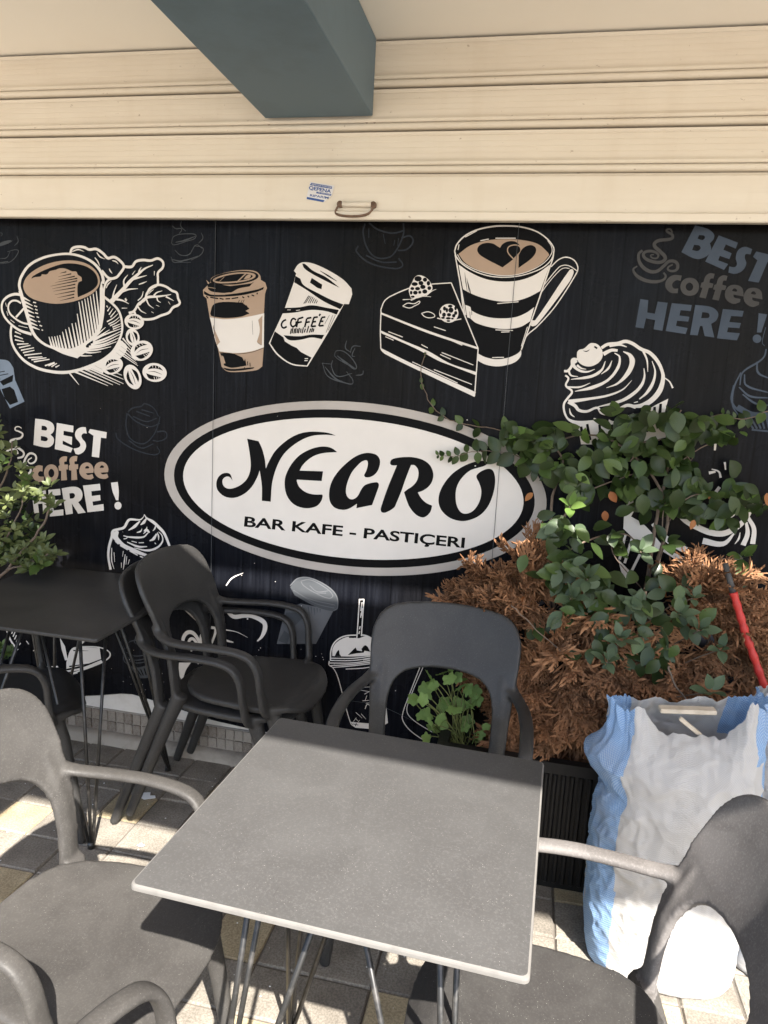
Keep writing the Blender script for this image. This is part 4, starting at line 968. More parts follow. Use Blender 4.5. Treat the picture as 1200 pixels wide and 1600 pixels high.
# ================================================================== TABLES
def table(label, cx, cy, side, z, rz, top_mat, edge_mat, group='square terrace tables', feet=.085):
    t = thing('terrace_table', label, 'table', (cx, cy, 0), R3(rz), group)
    h = side/2; r = .006; vs = []; fs = []
    # slab with eased edges; rounded corners
    def ring(hh, zz, rad=.010):
        o = []
        for qx, qy, a0 in ((1,1,0),(-1,1,90),(-1,-1,180),(1,-1,270)):
            for k in range(5):
                a = R3(a0 + 90*k/4); o.append((qx*(hh-rad)+rad*math.cos(a), qy*(hh-rad)+rad*math.sin(a), zz))
        return o
    rings = [ring(h-.0035, z), ring(h-.0008, z-.0012), ring(h, z-.004), ring(h, z-.009), ring(h-.003, z-.012)]
    k = len(rings[0])
    for q in rings: vs += q
    fs = [list(range(k))]; mi = [0]
    for i in range(4):
        for j in range(k): fs.append((i*k+j, (i+1)*k+j, (i+1)*k+(j+1) % k, i*k+(j+1) % k)); mi.append(1)
    fs.append([4*k+j for j in range(k)][::-1]); mi.append(0)
    obj('tabletop', vs, fs, [top_mat, edge_mat], t, False, mi)
    pl = MB(); pl.box((-.16,-.16,z-.018),(.16,.16,z-.0125)); pl.build('mounting_plate', ROD, t)
    for sx, sy in ((1,1),(-1,1),(-1,-1),(1,-1)):
        f0 = Vector((sx*(h-feet), sy*(h-feet), 0)); m = MB()
        for a, b in ((.17,.02),(.02,.17),(.155,.155)):
            top = Vector((sx*a, sy*b, z-.018))
            p = (f0-top).normalized()
            m.tube([top, f0 + Vector((0,0,.010)) + Vector((sx*(a-.09)*.05, sy*(b-.09)*.05, 0))], .0055, 8)
        lg = m.build('leg', ROD, t, True)
        m = MB(); m.tube([f0+Vector((0,0,.022)), f0+Vector((0,0,.001))], [.010,.012], 10); m.build('foot', ROD, lg, True)
    return t
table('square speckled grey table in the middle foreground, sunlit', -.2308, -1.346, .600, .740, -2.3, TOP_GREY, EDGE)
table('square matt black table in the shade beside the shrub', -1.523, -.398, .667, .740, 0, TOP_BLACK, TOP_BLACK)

# ================================================================== PLANTERS, BAGS, POLE, LITTER
pt = thing('planter', 'long black ribbed planter box under the dead conifers', 'planter', (.55, -.25, 0), 0)
def loc_(m, t): m.v = [v - Vector(t.location) for v in m.v]; return m
PX0, PX1, PY0, PY1, PZ = -.20, 1.30, -.440, -.045, .425
m = MB(); m.box((PX0,PY0+.012,.0),(PX1,PY1,PZ-.06)); loc_(m, pt).build('box', POT, pt)
m = MB()
m.box((PX0-.012,PY0-.010,PZ-.035),(PX1+.012,PY0+.022,PZ)); m.box((PX0-.012,PY1-.022,PZ-.035),(PX1+.012,PY1+.008,PZ))
m.box((PX0-.012,PY0+.0225,PZ-.034),(PX0+.02,PY1-.0225,PZ-.001)); m.box((PX1-.02,PY0+.0225,PZ-.034),(PX1+.012,PY1-.0225,PZ-.001))
m.box((PX0+.0005,PY0+.013,PZ-.0595),(PX1-.0005,PY0+.018,PZ-.034))
loc_(m, pt).build('rim', POT, pt)
x = PX0+.02
rib = bevel_box((-.008,-.011,.02),(.008,.0005,PZ-.040), .005, 1); rib.materials.append(POT)
while x < PX1:
    o = inst('rib', rib, pt); o.location = Vector((x, PY0+.012, 0)) - Vector(pt.location); x += .0255
def soil(parent, x0, x1, y0, y1, z, seed):
    n1, n2 = 40, 14; vs = []; fs = []
    for i in range(n1+1):
        for j in range(n2+1):
            x, y = x0+(x1-x0)*i/n1, y0+(y1-y0)*j/n2
            vs.append(Vector((x, y, z+.018*noise.noise(Vector((x*9, y*9, seed)))+.008*noise.noise(Vector((x*40, y*40, seed))))) - Vector(parent.location))
    for i in range(n1):
        for j in range(n2): a = i*(n2+1)+j; fs.append((a, a+n2+1, a+n2+2, a+1))
    return obj('soil', vs, fs, SOIL, parent, True)
soil(pt, PX0+.01, PX1-.01, PY0+.02, PY1-.01, PZ-.085, 1)
pg = thing('planter', 'low grey planter trough behind the black table, partly hidden by its legs', 'planter', (-2.3, -.16, 0), 0)
m = MB(); m.box((-2.75,-.30,0),(-1.93,-.05,.25)); loc_(m, pg).build('box', POT_GREY, pg)
m = MB(); m.box((-2.765,-.315,.25),(-1.915,-.290,.285)); m.box((-2.765,-.060,.25),(-1.915,-.035,.285)); m.box((-1.940,-.2895,.251),(-1.915,-.0605,.284)); loc_(m, pg).build('rim', POT_GREY, pg)
soil(pg, -2.74, -1.94, -.29, -.06, .262, 5)

def bag(label, cx, cy, hw, hd, H, rz, seed, lean=0, blue=((.0,.17),(.86,1.0)), sag=.06):
    """standing woven sack: rounded section, creased, mouth torn and sagging; stripes are woven into the cloth"""
    t = thing('woven_sack', label, 'sack', (cx, cy, 0), R3(rz), 'white woven sacks with blue stripes')
    nu, nv = 230, 130; vs = []; fs = []; mi = []; uv = []
    S3 = Vector((seed*7.1, seed*3.3, seed))
    for j in range(nv+1):
        v = j/nv
        for i in range(nu):
            a = 2*PI*i/nu; ca, sa = math.cos(a), math.sin(a)
            ex = 2/(2.6)
            x = math.copysign(abs(ca)**ex, ca); y = math.copysign(abs(sa)**ex, sa)
            full = 1 + .10*math.sin(PI*min(1, v*1.15)) - .03*math.exp(-((v-.74)/.05)**2)
            top = max(0, (v-.80)/.20)
            w_ = hw*full*(1+.02*top); d_ = hd*(full*(1-.70*top**1.2)+.02)
            bot = min(1, v/.05); rb = .93+.07*math.sqrt(max(0, 1-(1-bot)**2))
            X, Y = x*w_*rb, y*d_*rb
            z = H*v
            # sagging, ragged mouth
            sagv = sag*(1-abs(x))**1.2*(1.0 if y < 0 else .25)
            sagv += .050*math.exp(-((x-.30)/.28)**2)*(1 if y < 0 else 0) - .02
            z += .045*top*max(-.3, x)
            z -= top**1.5*(sagv + .03*noise.noise(Vector((a*3, seed, 1))) + .010*noise.noise(Vector((a*15, seed, 4))))
            # side bulge on the left
            bl_ = math.exp(-((v-.79)/.07)**2)*max(0, -x)**3
            X -= .045*bl_
            X += -.022*math.exp(-((v-.70)/.035)**2)*(-1)*max(0, -x)**2
            # creases: long soft folds plus finer wrinkles
            P3 = Vector((X*6, Y*6, z*3.2))+S3
            f = .007*noise.noise(P3) + .004*noise.noise(P3*2.3+Vector((0,0,z*3)))
            rid = 1-abs(noise.noise(Vector((X*7+z*5, Y*7, z*6-X*4))+S3))*2; f += .005*max(0, rid)**4
            rid2 = 1-abs(noise.noise(Vector((X*11-z*9, Y*11, z*8+X*7))+S3*2))*2.2; f += .0045*max(0, rid2)**5
            f += .0035*noise.noise(P3*6) + top*.004*math.sin(a*19+5*noise.noise(Vector((a*2, v*4, seed)))) + .0034*max(0, 1-abs(noise.noise(Vector((X*18+z*14, Y*18, z*13-X*9))+S3*3))*3.2)**2
            k = .35+.65*min(1, v*3)
            vs.append((X + x*f*k, Y + y*f*k + lean*z*z, max(.001, z)))
    b = nu*(nv+1)
    for j in range(nv):
        for i in range(nu):
            fs.append((j*nu+i, j*nu+(i+1) % nu, (j+1)*nu+(i+1) % nu, (j+1)*nu+i))
            u = ((i+.5)/nu - .5) % 1.0         # 0 at the left edge, runs over the front (y<0) first
            p = u*2                             # front 0..1, back 1..2
            q = p if p <= 1 else 2-p
            wob = .008*math.sin(j*.07+seed) + .006*noise.noise(Vector((j*.05, seed, 9)))
            mi.append(1 if any(lo <= q+wob < hi for lo, hi in blue) or (p > .80 and p < 1.35 and j > nv*.86) else 0)
    fs.append(list(range(nu))[::-1]); mi.append(0)
    me = mesh_of('sack_cloth', vs, fs, [BAG_WHITE, BAG_BLUE], True, mi)
    ul = me.uv_layers.new(name='UVMap')
    per = 2*(hw+hd)*1.7
    for p in me.polygons:
        for li, vi in zip(p.loop_indices, p.vertices):
            i, j = vi % nu, vi // nu
            ii = i
            if p.index < nu*nv and (p.index % nu) == nu-1 and i == 0: ii = nu
            ul.data[li].uv = (ii/nu*per, j/nv*H)
    link(bpy.data.objects.new('sack_cloth', me), t); return t
bag('torn white woven sack with blue side stripes and sticks in its open mouth', .448, -.640, .186, .135, .715, -3, 2.0, .03, blue=((0,.285),(.90,1.0)))
bag('second white and blue sack at the right edge behind the torn one', .805, -.560, .165, .12, .765, -6, 5.0, -.02, blue=((0,.13),(.9,1.0)), sag=.03)
# sticks poking out of the torn mouth
def stick(label, p0, p1, w_, h_):
    p0, p1 = Vector(p0), Vector(p1); t = thing('wood_offcut', label, 'wood', tuple(p0)); d = p1-p0
    me = bevel_box((0,-w_/2,-h_/2),(d.length,w_/2,h_/2), .002, 1); me.materials.append(WOODP)
    o = inst('batten', me, t); o.rotation_euler = d.to_track_quat('X', 'Z').to_euler()
a = at_y(1030, 1108, -.62); b = at_y(1118, 1111, -.61)
stick('pale flat batten lying in the torn mouth of the white sack', a, b, .030, .012)
a = at_y(1062, 1122, -.655); b = at_y(1096, 1150, -.66)
stick('short white stick poking out of the torn sack below the batten', a, b, .012, .010)

# leaning pole bound with red tape
po = thing('garden_pole', 'dark leaning pole with its lower half bound in red tape behind the sacks', 'pole', (at_y(1235,1200,-.40).x, -.40, .34), 0)
q = [at_y(1235,1200,-.40), at_y(1192,1066,-.40), at_y(1165,990,-.38), at_y(1146,926,-.36)]
m = MB(); pts = []
for i in range(60):
    u = i/59*3; k = min(int(u), 2); p = q[k].lerp(q[k+1], u-k); pts.append(p)
m.tube(pts, [.0108+.0011*math.sin(i*1.1)+.0009*noise.noise(Vector((i*.7,0,0))) for i in range(60)], 12); loc_(m, po).build('red_tape', RED_TAPE, po, True)
m = MB(); m.tube([at_y(1146,928,-.36), at_y(1140,905,-.352), at_y(1133,880,-.34)], [.009,.0085,.008], 10); loc_(m, po).build('bare_pole', POT_GREY, po, True)

# scraps on the paving
def scrap(label, px, py, poly, col, lift=.004):
    c = at_z(px, py, 0); t = MB(); k = len(poly)
    top = [(x, y, lift + .004*noise.noise(Vector((x*60, y*60, px)))) for x, y in poly]; t.add(top + [(x, y, z-.0012) for x, y, z in top], [list(range(k)), list(range(k, 2*k))[::-1]] + [(i, k+i, k+(i+1) % k, (i+1) % k) for i in range(k)])
    o = t.build('paper_scrap', col); o.location = (c.x, c.y, .002); tag(o, label, 'litter')
scrap('torn white paper scrap on the ochre slab near the black table', 232, 1246, [(-.035,-.012),(-.005,-.022),(.03,-.004),(.022,.008),(.004,.004),(-.004,.022),(-.03,.012)], PAPER)
scrap('small crumpled white scrap in the sun beside the speckled table', 220, 1323, [(-.010,-.006),(.008,-.008),(.012,.004),(-.004,.008)], PAPER)
scrap('clear flattened plastic scrap in the shade below the stacked chairs', 196, 1211, [(-.024,-.010),(.022,-.014),(.026,.008),(-.018,.012)], POT_GREY)
m = MB(); rr = random.Random(12)
for k in range(150):
    x, y = rr.uniform(-1.9, -.1), rr.uniform(-1.25, -.08); r = rr.uniform(.001, .0032)
    m.add([(x+r*math.cos(a*PI/3)*rr.uniform(.6,1.2), y+r*math.sin(a*PI/3)*rr.uniform(.6,1.2), .0025) for a in range(6)]+[(x, y, .0025+r*.6)], [(a, (a+1) % 6, 6) for a in range(6)])
dust = m.build('grit', PAPER); tag(dust, kind='stuff')

# ================================================================== PLANTS
def leaf_mesh(mat, L=1.0, wd=.5, fold=.18, curl=.15, serr=0, seed=0):
    """one leaf, base at origin, tip along +y, upper face +z; two halves folded along the midrib"""
    rnd = random.Random(seed); n = 6; vs = []; fs = []
    for i in range(n+1):
        u = i/n; w_ = wd*.5*math.sin(PI*u**.85)**.8 if 0 < u < 1 else 0
        if serr and i % 2: w_ *= 1-serr
        z = -curl*u*u*L
        for s in (-1, 0, 1): vs.append((s*w_*L, u*L, z + abs(s)*fold*w_*L + (0 if s else -.004*L)))
    for i in range(n):
        for s in (0, 1): fs.append((i*3+s, i*3+s+1, (i+1)*3+s+1, (i+1)*3+s))
    me = mesh_of('leaf', vs, fs, mat, True); return me
def leaf_set(mat, wd, n=4, **kw): return [leaf_mesh(mat, 1.0, wd*(.9+.2*random.random()), .10+.25*random.random(), .05+.28*random.random(), seed=i, **kw) for i in range(n)]
LS = dict(dark=leaf_set(LEAF_DARK, .66), mid=leaf_set(LEAF_MID, .62), young=leaf_set(LEAF_YOUNG, .56), dusty=leaf_set(LEAF_DUSTY, .60), rust=leaf_set(LEAF_RUST, .6), olive=leaf_set(LEAF_OLIVE, .46))
def place_leaf(parent, kind, p, tip, up, size):
    """p base point, tip direction, up = the way the face looks"""
    y = tip.normalized(); z = (up - y*up.dot(y)); z = z.normalized() if z.length > 1e-4 else Vector((0,0,1)); x = y.cross(z)
    Mx = Matrix((x*size, y*size, z*size)).transposed().to_4x4(); Mx.translation = p - Vector(parent.location)
    if SPILL is not None:
        me = random.choice(LS[kind]); b = len(SPILL[0]); SPILL[0].extend(Mx @ v.co for v in me.vertices)
        SPILL[1].extend([k+b for k in f.vertices] for f in me.polygons); SPILL[2].extend([SPILLM.index(kind)]*len(me.polygons)); return None
    return inst('leaf', random.choice(LS[kind]), parent, Mx)
SPILL = None; SPILLM = ['dark', 'mid', 'young', 'dusty', 'olive']
def spill_begin():
    global SPILL; SPILL = ([], [], [])
def spill_end(parent):
    global SPILL; s = SPILL; SPILL = None
    tag(obj('inner_foliage', s[0], s[1], [LEAF_DARK, LEAF_MID, LEAF_YOUNG, LEAF_DUSTY, LEAF_OLIVE], parent, True, s[2]), kind='stuff')
def rv(a=1.0): return Vector((random.gauss(0,a), random.gauss(0,a), random.gauss(0,a)))
def inside(p, poly):
    x, y = p; c = False; j = len(poly)-1
    for i in range(len(poly)):
        xi, yi = poly[i]; xj, yj = poly[j]
        if (yi > y) != (yj > y) and x < (xj-xi)*(y-yi)/(yj-yi)+xi: c = not c
        j = i
    return c
def rosette(parent, p, axis, kind, n, size, spread=.9):
    a0 = random.random()*7; axis = axis.normalized(); u = axis.orthogonal().normalized(); v = axis.cross(u)
    for k in range(n):
        a = a0 + k*2.4; el = .25 + spread*(1-k/n)
        d = (u*math.cos(a)+v*math.sin(a))*math.sin(el) + axis*math.cos(el)
        place_leaf(parent, kind, p + d*size*.12, d + rv(.12), axis + Vector((0,0,.35)) + rv(.2), size*random.uniform(.75,1.1)*(1-.35*k/n))
CAMV = Vector((0, -1, .28))
# ---- climbing vine on the mural
vine = thing('climbing_vine', 'dark green leafy vine climbing the mural above the dead conifers', 'vine', (.45, -.15, PZ-.08))
o = vine.location.copy()
stems = MB()
def stem(pts, r0, r1, st=stems):
    P = cat_rom([at_y(*p) for p in pts], 5); n = len(P)
    P = [p + rv(.002) for p in P]
    st.tube([p-o for p in P], [r0+(r1-r0)*i/(n-1) for i in range(n)], 6); return P
s1 = stem([(1000,1150,-.20),(1000,1000,-.18),(1015,880,-.14),(1030,790,-.10),(1050,700,-.07),(1065,640,-.05)], .009, .003)
s2 = stem([(1005,1150,-.21),(1012,1000,-.19),(1025,890,-.15),(1042,800,-.11),(1000,720,-.08),(930,680,-.06),(860,690,-.05)], .008, .002)
s3 = stem([(870,1150,-.20),(862,1000,-.17),(858,880,-.12),(862,790,-.08),(880,720,-.06),(850,690,-.05)], .008, .003)
s4 = stem([(870,1150,-.21),(866,980,-.18),(866,860,-.13),(900,780,-.10),(990,740,-.08)], .006, .002)
stem([(890,860,-.30),(930,840,-.22),(985,838,-.18),(1010,870,-.16)], .003, .002)
stem([(985,720,-.10),(1010,690,-.10),(1050,690,-.09),(1080,720,-.09),(1070,690,-.08),(1045,670,-.08)], .0025, .0015)
stem([(800,945,-.42),(840,985,-.40),(880,1020,-.38)], .002, .0015)
stem([(1045,1040,-.45),(1060,1080,-.46),(1095,1110,-.48)], .003, .002)
runs = [([(664,552,-.012),(658,590,-.016),(672,630,-.02),(702,656,-.025),(760,668,-.03),(830,682,-.04)], .0016, 9, .046),
        ([(684,710,-.03),(710,713,-.035),(745,705,-.04),(790,708,-.05),(850,725,-.06)], .0013, 10, .066),
        ([(1090,660,-.05),(1130,648,-.05),(1165,655,-.05),(1210,640,-.05)], .0016, 9, .036),
        ([(1120,800,-.09),(1150,795,-.08),(1190,790,-.07),(1215,780,-.07)], .0014, 7, .036)]
nleaf = 0
for pts, r, k, sz in runs:
    P = stem(pts, r*.8, r*1.3)
    for i in range(k):
        f_ = i/k; idx = min(len(P)-2, int((f_*.96+.04)*(len(P)-1))); t = (P[idx+1]-P[idx]).normalized()
        s_ = sz*(.26+.86*f_)
        if pts[0][0] == 664 and f_ < .35 and i % 2: continue
        for sd in (-1, 1):
            dn = Vector((0,0,1))*sd
            place_leaf(vine, 'mid' if random.random() < .3 else 'dark', P[idx], t*-.5+dn+rv(.25), CAMV+rv(.35), s_*random.uniform(.8,1.2)); nleaf += 1
main = [(768,672),(830,660),(900,672),(950,650),(1020,628),(1075,640),(1150,655),(1165,680),(1125,720),(1170,760),(1190,785),(1140,815),(1085,800),(1010,795),(960,790),(895,782),(840,738),(795,700)]
def fill(nmax, deep):
  cnt = 0
  while cnt < nmax:
      px, py = random.uniform(760,1195), random.uniform(625,815)
      if not inside((px, py), main): continue
      if px > 1100 and random.random() < .5: continue
      if noise.noise(Vector((px*.016, py*.022, 9.1))) < -.30: continue
      if 1085 < px and 690 < py < 740: continue
      p = at_y(px, py, (-.035 - .07*random.random()) if deep else (-.06 - .10*random.random() - .05*max(0, (py-660)/150)))
      down = Vector((random.gauss(0,.7), random.gauss(-.3,.35), random.gauss(-.45,.55)))
      kind = 'dark' if random.random() < .66 else ('mid' if random.random() < .85 else 'young')
      place_leaf(vine, kind, p, down, CAMV + Vector((0,0,.4)) + rv(.38), random.uniform(.034,.052) if random.random() < .4 else random.uniform(.050,.076)); cnt += 1
fill(108, 0); spill_begin(); fill(300, 1)
for px, py, y, kk, sp_ in ((960,830,-.2,12,25),(880,840,-.30,20,25),(895,900,-.36,22,25),(985,960,-.36,26,35),(1050,935,-.32,20,30),(960,1010,-.38,14,25),(1010,1010,-.34,12,30),(1110,790,-.12,6,25),(930,930,-.36,20,35),(870,960,-.34,12,25),(1030,1000,-.38,14,30),(1160,885,-.14,6,15)):
    for _ in range(kk):
        place_leaf(vine, random.choice(('dark','dark','dusty','mid')), at_y(px+random.gauss(0,sp_), py+random.gauss(0,sp_*.8), y+random.uniform(-.06,.06)), Vector((random.gauss(0,.7),-.3,random.gauss(-.3,.5))), CAMV+Vector((0,0,.4))+rv(.4), random.uniform(.045,.07))
spill_end(vine)
ros = [(890,792,-.34,'young',5,.062),(872,845,-.34,'dark',5,.066),(905,868,-.36,'dark',5,.066),(918,905,-.42,'dusty',6,.066),(892,935,-.44,'dusty',6,.068),(855,905,-.34,'dark',4,.058),
       (1000,862,-.26,'dusty',6,.064),(1040,850,-.24,'dark',5,.062),(990,950,-.42,'dusty',6,.064),(1062,960,-.40,'dusty',6,.060),(968,1000,-.44,'dusty',6,.066),(948,1035,-.46,'dusty',6,.056),
       (1092,985,-.42,'dusty',6,.062),(1125,1015,-.42,'dusty',5,.050),(1082,935,-.36,'dusty',5,.056),(1160,872,-.16,'mid',5,.062),(1110,1082,-.52,'dusty',5,.070),(1150,905,-.14,'mid',3,.050),
       (1040,790,-.14,'dark',5,.058),(955,850,-.20,'dark',4,.058),(1020,905,-.24,'dark',5,.058),(940,960,-.26,'dark',4,.056),(1100,770,-.12,'dark',5,.058),(1125,690,-.10,'dark',4,.055)]
for px, py, y, kind, n, sz in ros:
    q0 = min(s1+s2+s3+s4, key=lambda q: (q-at_y(px, py+60, y*.6)).length); q1 = at_y(px, py, y)
    stems.tube([q-o for q in cat_rom([q0, q0.lerp(q1, .5)+Vector((random.gauss(0,.02), -.02, .03)), q1], 4)], .0019, 5)
    rosette(vine, at_y(px, py, y), Vector((random.gauss(0,.25), -.75, .75)), kind, n, sz)
for px, py, y in ((833,770,-.10),(945,798,-.14),(1085,812,-.16),(953,768,-.14),(818,930,-.30),(1030,915,-.22),(1105,770,-.1),(1198,770,-.07)): place_leaf(vine, 'rust', at_y(px,py,y), Vector((random.gauss(0,.4),-.2,-.9)), CAMV+rv(.4), random.uniform(.030,.044))
stems.build('stem', BARK, vine, True)

# ---- shrub at the left edge
bush = thing('leafy_shrub', 'olive green leafy shrub at the left edge beside the black table', 'shrub', (-2.15, -.18, .26))
o = bush.location.copy(); st = MB(); random.seed(21)
def bstem(a, pts, r0, r1): return stem(pts, r0, r1, st)
bstem(0, [(-80,1020,-.17),(-40,950,-.18),(10,890,-.22),(62,828,-.26),(78,790,-.26)], .008, .003)
bstem(0, [(-80,1020,-.17),(-60,900,-.18),(-20,800,-.2),(10,740,-.22),(20,690,-.2)], .007, .002)
bstem(0, [(-60,980,-.17),(-10,880,-.22),(30,800,-.26),(40,760,-.26)], .004, .002)
bstem(0, [(10,890,-.22),(45,880,-.27),(75,865,-.30)], .004, .002)
poly = [(-90,640),(8,648),(20,665),(12,690),(30,706),(38,735),(52,752),(78,762),(90,785),(80,808),(60,800),(66,830),(50,848),(82,862),(88,874),(62,888),(20,870),(-90,900)]
k = 0
while k < 46:
    px, py = random.uniform(-90,92), random.uniform(640,892)
    if not inside((px,py), poly): continue
    if px < -40: continue
    outer_kind = 'olive' if random.random() < .8 else 'mid'  # leaf colour varies at random
    rosette(bush, at_y(px, py, random.uniform(-.33,-.14)), Vector((random.gauss(.25,.4), -.6, .7)), outer_kind, random.randint(5,7), random.uniform(.036,.052), 1.15); k += 1
spill_begin(); k = 0
while k < 150:
    px, py = random.uniform(-160,85), random.uniform(640,892)
    if not inside((max(px,-85),py), poly): continue
    rosette(bush, at_y(px, py, random.uniform(-.25,-.08)), Vector((random.gauss(.25,.5), -.6, .6)), 'olive' if random.random() < .6 else 'dark', 6, random.uniform(.034,.05), 1.15); k += 1
for px, py in ((22,868),(38,858),(50,876),(62,866),(75,876),(86,868),(30,884),(12,880),(55,852),(70,845),(5,860),(45,890),(78,760),(60,775),(84,790)): rosette(bush, at_y(px, py, random.uniform(-.33,-.24)), Vector((.2,-.6,.7)), 'olive', 7, random.uniform(.036,.05), 1.1)
spill_end(bush)
st.build('stem', BARK, bush, True)
sap = thing('seedling', 'small green seedling growing in the low grey trough', 'plant', tuple(at_z(0,1035,.28)))
for px, py in ((0,1020),(10,1028),(-8,1030),(4,1010),(16,1020)): rosette(sap, at_y(px, py, -.12), Vector((.1,-.6,.8)), 'mid', 5, .038)

# ---- soft weed at the wall behind the middle chair
weed = thing('leafy_weed', 'soft light green weed behind the middle chair at the planter end', 'weed', tuple(at_y(725,1168,-.30))); o = weed.location.copy(); random.seed(5)
def lobed(seed):
    rnd = random.Random(seed); pts = []; n = 26
    for i in range(n):
        a = -PI/2 + 2*PI*i/n; r = .5*(1+.13*math.cos(5*a+PI/2) + .08*rnd.uniform(-1,1)); pts.append((r*math.cos(a), .48+r*math.sin(a), 0))
    vs = [(0,.40,-.04)] + [(x, y, .10*math.hypot(x, y-.4)+.04*math.sin(5*math.atan2(y-.4, x))) for x, y, z in pts]
    return mesh_of('leaf', vs, [(0, 1+i, 1+(i+1) % n) for i in range(n)], LEAF_WEED, True)
LS['weed'] = [lobed(i) for i in range(4)]
wst = MB()
for px, py, sz in ((655,1075,.062),(675,1062,.05),(692,1052,.055),(705,1068,.06),(722,1060,.05),(668,1098,.055),(690,1092,.062),(712,1090,.06),(650,1100,.045),(664,1122,.055),(685,1118,.05),(706,1115,.052),(728,1100,.048),
        (740,1128,.045),(690,1142,.045),(710,1150,.04),(755,1150,.038),(768,1160,.036),(740,1158,.04),(725,1080,.05),(700,1045,.04),(735,1075,.045),(680,1078,.05),(775,1172,.034),(640,1088,.04),(700,1135,.04),(672,1150,.045),(760,1130,.036),(648,1085,.04),(683,1065,.045),(716,1075,.045),(660,1110,.045),(698,1105,.04),(735,1105,.045),(722,1135,.04),(745,1145,.035),(680,1135,.04),(708,1060,.04),(752,1165,.03),(670,1130,.04),(738,1090,.04)):
    p = at_y(px, py, random.uniform(-.36,-.26)); base = Vector(weed.location) + Vector((random.gauss(0,.03), random.gauss(0,.02), -.03))
    place_leaf(weed, 'weed', p, Vector((random.gauss(0,.6), -.5, random.gauss(.2,.4))), Vector((0,-.8,.7))+rv(.3), sz*random.uniform(.75,1.05))
    mid = base.lerp(p, .55) + Vector((random.gauss(0,.015), random.gauss(0,.01), .03))
    wst.tube([q_-o for q_ in cat_rom([base, mid, p], 5)], .0016, 5)
wst.build('stem', STEM_GREEN, weed, True)

# ---- dead conifers: feathery brown fronds on short branches
def frond_mesh(seed):
    rnd = random.Random(seed); m = MB()
    def twig(p, d, L, r, lv):
        q = p + d*L; u = d.orthogonal().normalized(); v = d.cross(u)
        b = len(m.v)
        for k in range(3): a = 2*PI*k/3; m.v.append(p + (u*math.cos(a)+v*math.sin(a))*r)
        mid = p + d*L*.6 + u*rnd.uniform(-.05,.05)*L
        for k in range(3): a = 2*PI*k/3+.5; m.v.append(mid + (u*math.cos(a)+v*math.sin(a))*r*1.15)
        m.v.append(q)
        for k in range(3):
            k2 = (k+1) % 3; m.f.append([b+k, b+k2, b+3+k2, b+3+k]); m.f.append([b+3+k, b+3+k2, b+6])
        m.m += [0]*6
    ax = Vector((0,0,0)); d = Vector((0,1,0)); n = 7
    for i in range(n):
        t = i/n; L = (.50*(1-t)**.7+.14)
        d = (d + Vector((rnd.gauss(0,.10), 0, rnd.gauss(0,.10)))).normalized(); nx = ax + d*(1/n)
        twig(ax, (nx-ax).normalized(), (nx-ax).length*1.3, .022*(1-t)+.014, 0)
        for s in (-1, 1):
            e = (d*rnd.uniform(.55,.9) + Vector((s*rnd.uniform(.32,.62), 0, rnd.gauss(0,.20)))).normalized(); p = ax
            seg = 3
            for k in range(seg):
                l2 = L/seg; twig(p, e, l2*1.3, .026*(1-k/seg*.35), 1)
                for s2 in ((-1, 1) if k == 0 else (rnd.choice((-1, 1)),)):
                    g_ = (e*.8 + e.cross(Vector((0,0,1)))*s2*rnd.uniform(.35,.65) + Vector((0,0,rnd.gauss(0,.4)))).normalized()
                    twig(p + e*l2*.6, g_, L*rnd.uniform(.34,.55), .023, 2)
                p = p + e*l2; e = (e + d*.12 + rv_(rnd, .12)).normalized()
        ax = nx
    twig(ax, d, .18, .014, 0)
    return m.mesh('frond', FROND)
def rv_(r, a): return Vector((r.gauss(0,a), r.gauss(0,a), r.gauss(0,a)))
FM = [frond_mesh(i) for i in range(6)]
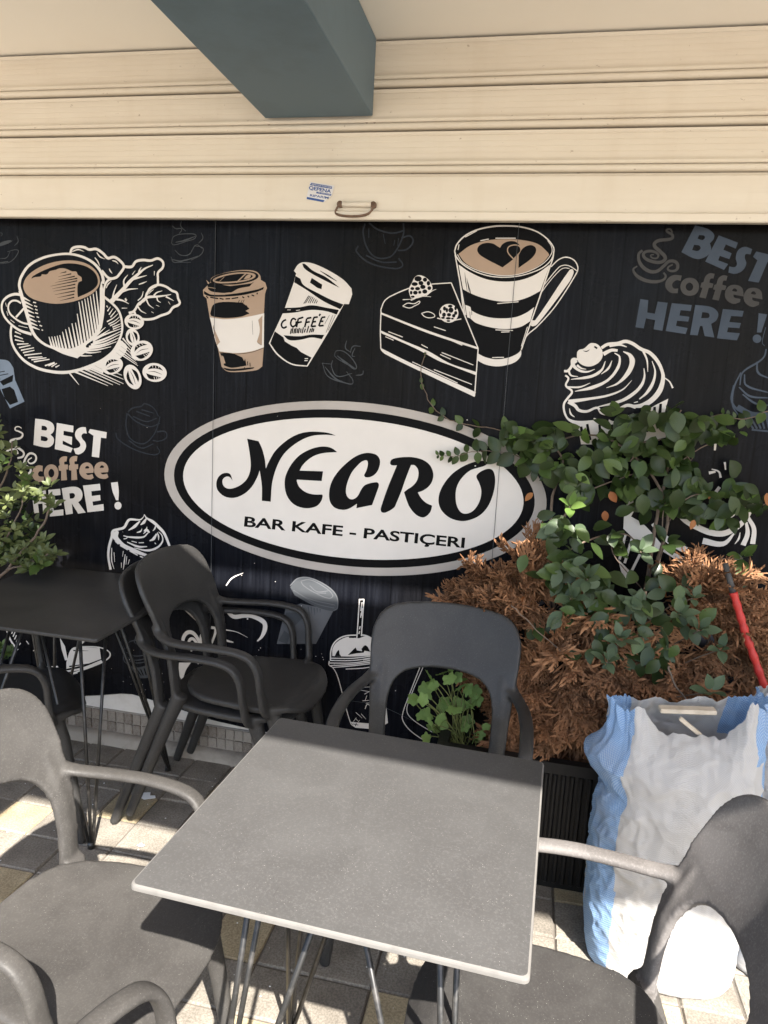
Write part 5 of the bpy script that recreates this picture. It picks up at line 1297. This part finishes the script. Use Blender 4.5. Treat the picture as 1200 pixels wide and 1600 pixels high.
def conifer(label, foot, cores, n, nstuff, seed):
    """cores: (px, py, y, rx, rz, weight) soft lumps seen in the photograph, given as points in the place"""
    rnd = random.Random(seed); t = thing('dead_conifer', label, 'dead shrub', foot); o = Vector(foot); br = MB(); sv = []; sf = []
    tot = sum(c[5] for c in cores); acc = []
    for c in cores: acc += [c]*max(1, round(100*c[5]/tot))
    tops = []
    for c in cores:
        p = at_y(c[0], c[1], c[2]); tops.append(p); q = cat_rom([o, o.lerp(p, .5)+Vector((rnd.gauss(0,.02), .03, .02)), p], 5)
        br.tube([x-o for x in q], [.007-.0045*i/(len(q)-1) for i in range(len(q))], 5)
    br.build('branch', BARK, t, True)
    for i in range(n+nstuff):
        c = rnd.choice(acc); p0 = at_y(c[0], c[1], c[2])
        dv = Vector((rnd.gauss(0,1), rnd.gauss(0,1), rnd.gauss(0,1))).normalized()
        if i < n and dv.y > .25: dv.y = -dv.y*.6
        rad = rnd.uniform(.45,1.05) if i < n else rnd.uniform(.1,.8)
        p = p0 + Vector((dv.x*c[3], dv.y*min(c[3], c[4])*.9, dv.z*c[4]))*rad
        out = Vector((c[6], -.35, c[7])) + Vector((dv.x, dv.y*.8, dv.z))*1.0 + rv_(rnd, .28)
        y = out.normalized(); z = (Vector((0,-.75,.65)) + rv_(rnd, .33)); z = (z - y*z.dot(y)).normalized(); x = y.cross(z); s = rnd.uniform(.075,.165)
        Mx = Matrix((x*s, y*s, z*s)).transposed().to_4x4(); Mx.translation = p-o
        me = rnd.choice(FM)
        if i < n: inst('frond', me, t, Mx)
        else:
            b = len(sv); sv += [Mx @ v.co for v in me.vertices]; sf += [[k+b for k in f.vertices] for f in me.polygons]
    st_ = obj('inner_fronds', sv, sf, FROND, t); tag(st_, kind='stuff')
    return t
conifer('brown dead conifer left of the two, spreading behind the middle chair', tuple(at_y(855,1190,-.25)),
    [(742,952,-.15,.035,.025,.8,-.9,.1),(778,944,-.16,.045,.035,1.3,-.6,.35),(810,922,-.20,.04,.045,1.2,-.2,.9),(828,872,-.22,.018,.045,.5,0,1.3),(838,940,-.24,.05,.06,1.0,0,.4),(800,975,-.18,.06,.06,1.2,-.1,.3),
     (930,960,-.26,.028,.04,.6,.9,.2),(865,1030,-.26,.07,.07,1.4,.2,-.2),(930,1010,-.28,.035,.04,.7,.9,.0),(850,1080,-.28,.085,.07,2.0,.2,-.7),(905,1070,-.30,.06,.06,1.4,.4,-.7),(800,1070,-.20,.045,.07,1.2,-.7,-.2),
     (815,1135,-.22,.05,.05,1.2,-.3,-.8),(865,1130,-.30,.06,.045,1.4,.1,-1)], 175, 22, 1)
conifer('brown dead conifer right of the two, behind the white sacks', tuple(at_y(1060,1170,-.25)),
    [(1105,915,-.22,.035,.045,1.1,.2,1),(1085,945,-.22,.045,.05,1.1,-.2,.6),(1118,965,-.22,.045,.05,1.1,.4,.4),(1150,990,-.22,.03,.045,.7,.9,.3),(1158,1035,-.24,.035,.045,.7,.8,-.1),(1105,1015,-.24,.05,.05,1.0,0,-.3),
     (1035,1060,-.28,.055,.05,1.3,-.3,-.6),(980,1065,-.30,.05,.05,1.4,-.5,-.6),(1010,1095,-.32,.06,.04,1.4,0,-.9),(1085,1065,-.28,.05,.04,1.1,.2,-.8),(960,1095,-.32,.03,.035,.7,-.6,-.8)], 135, 18, 2)
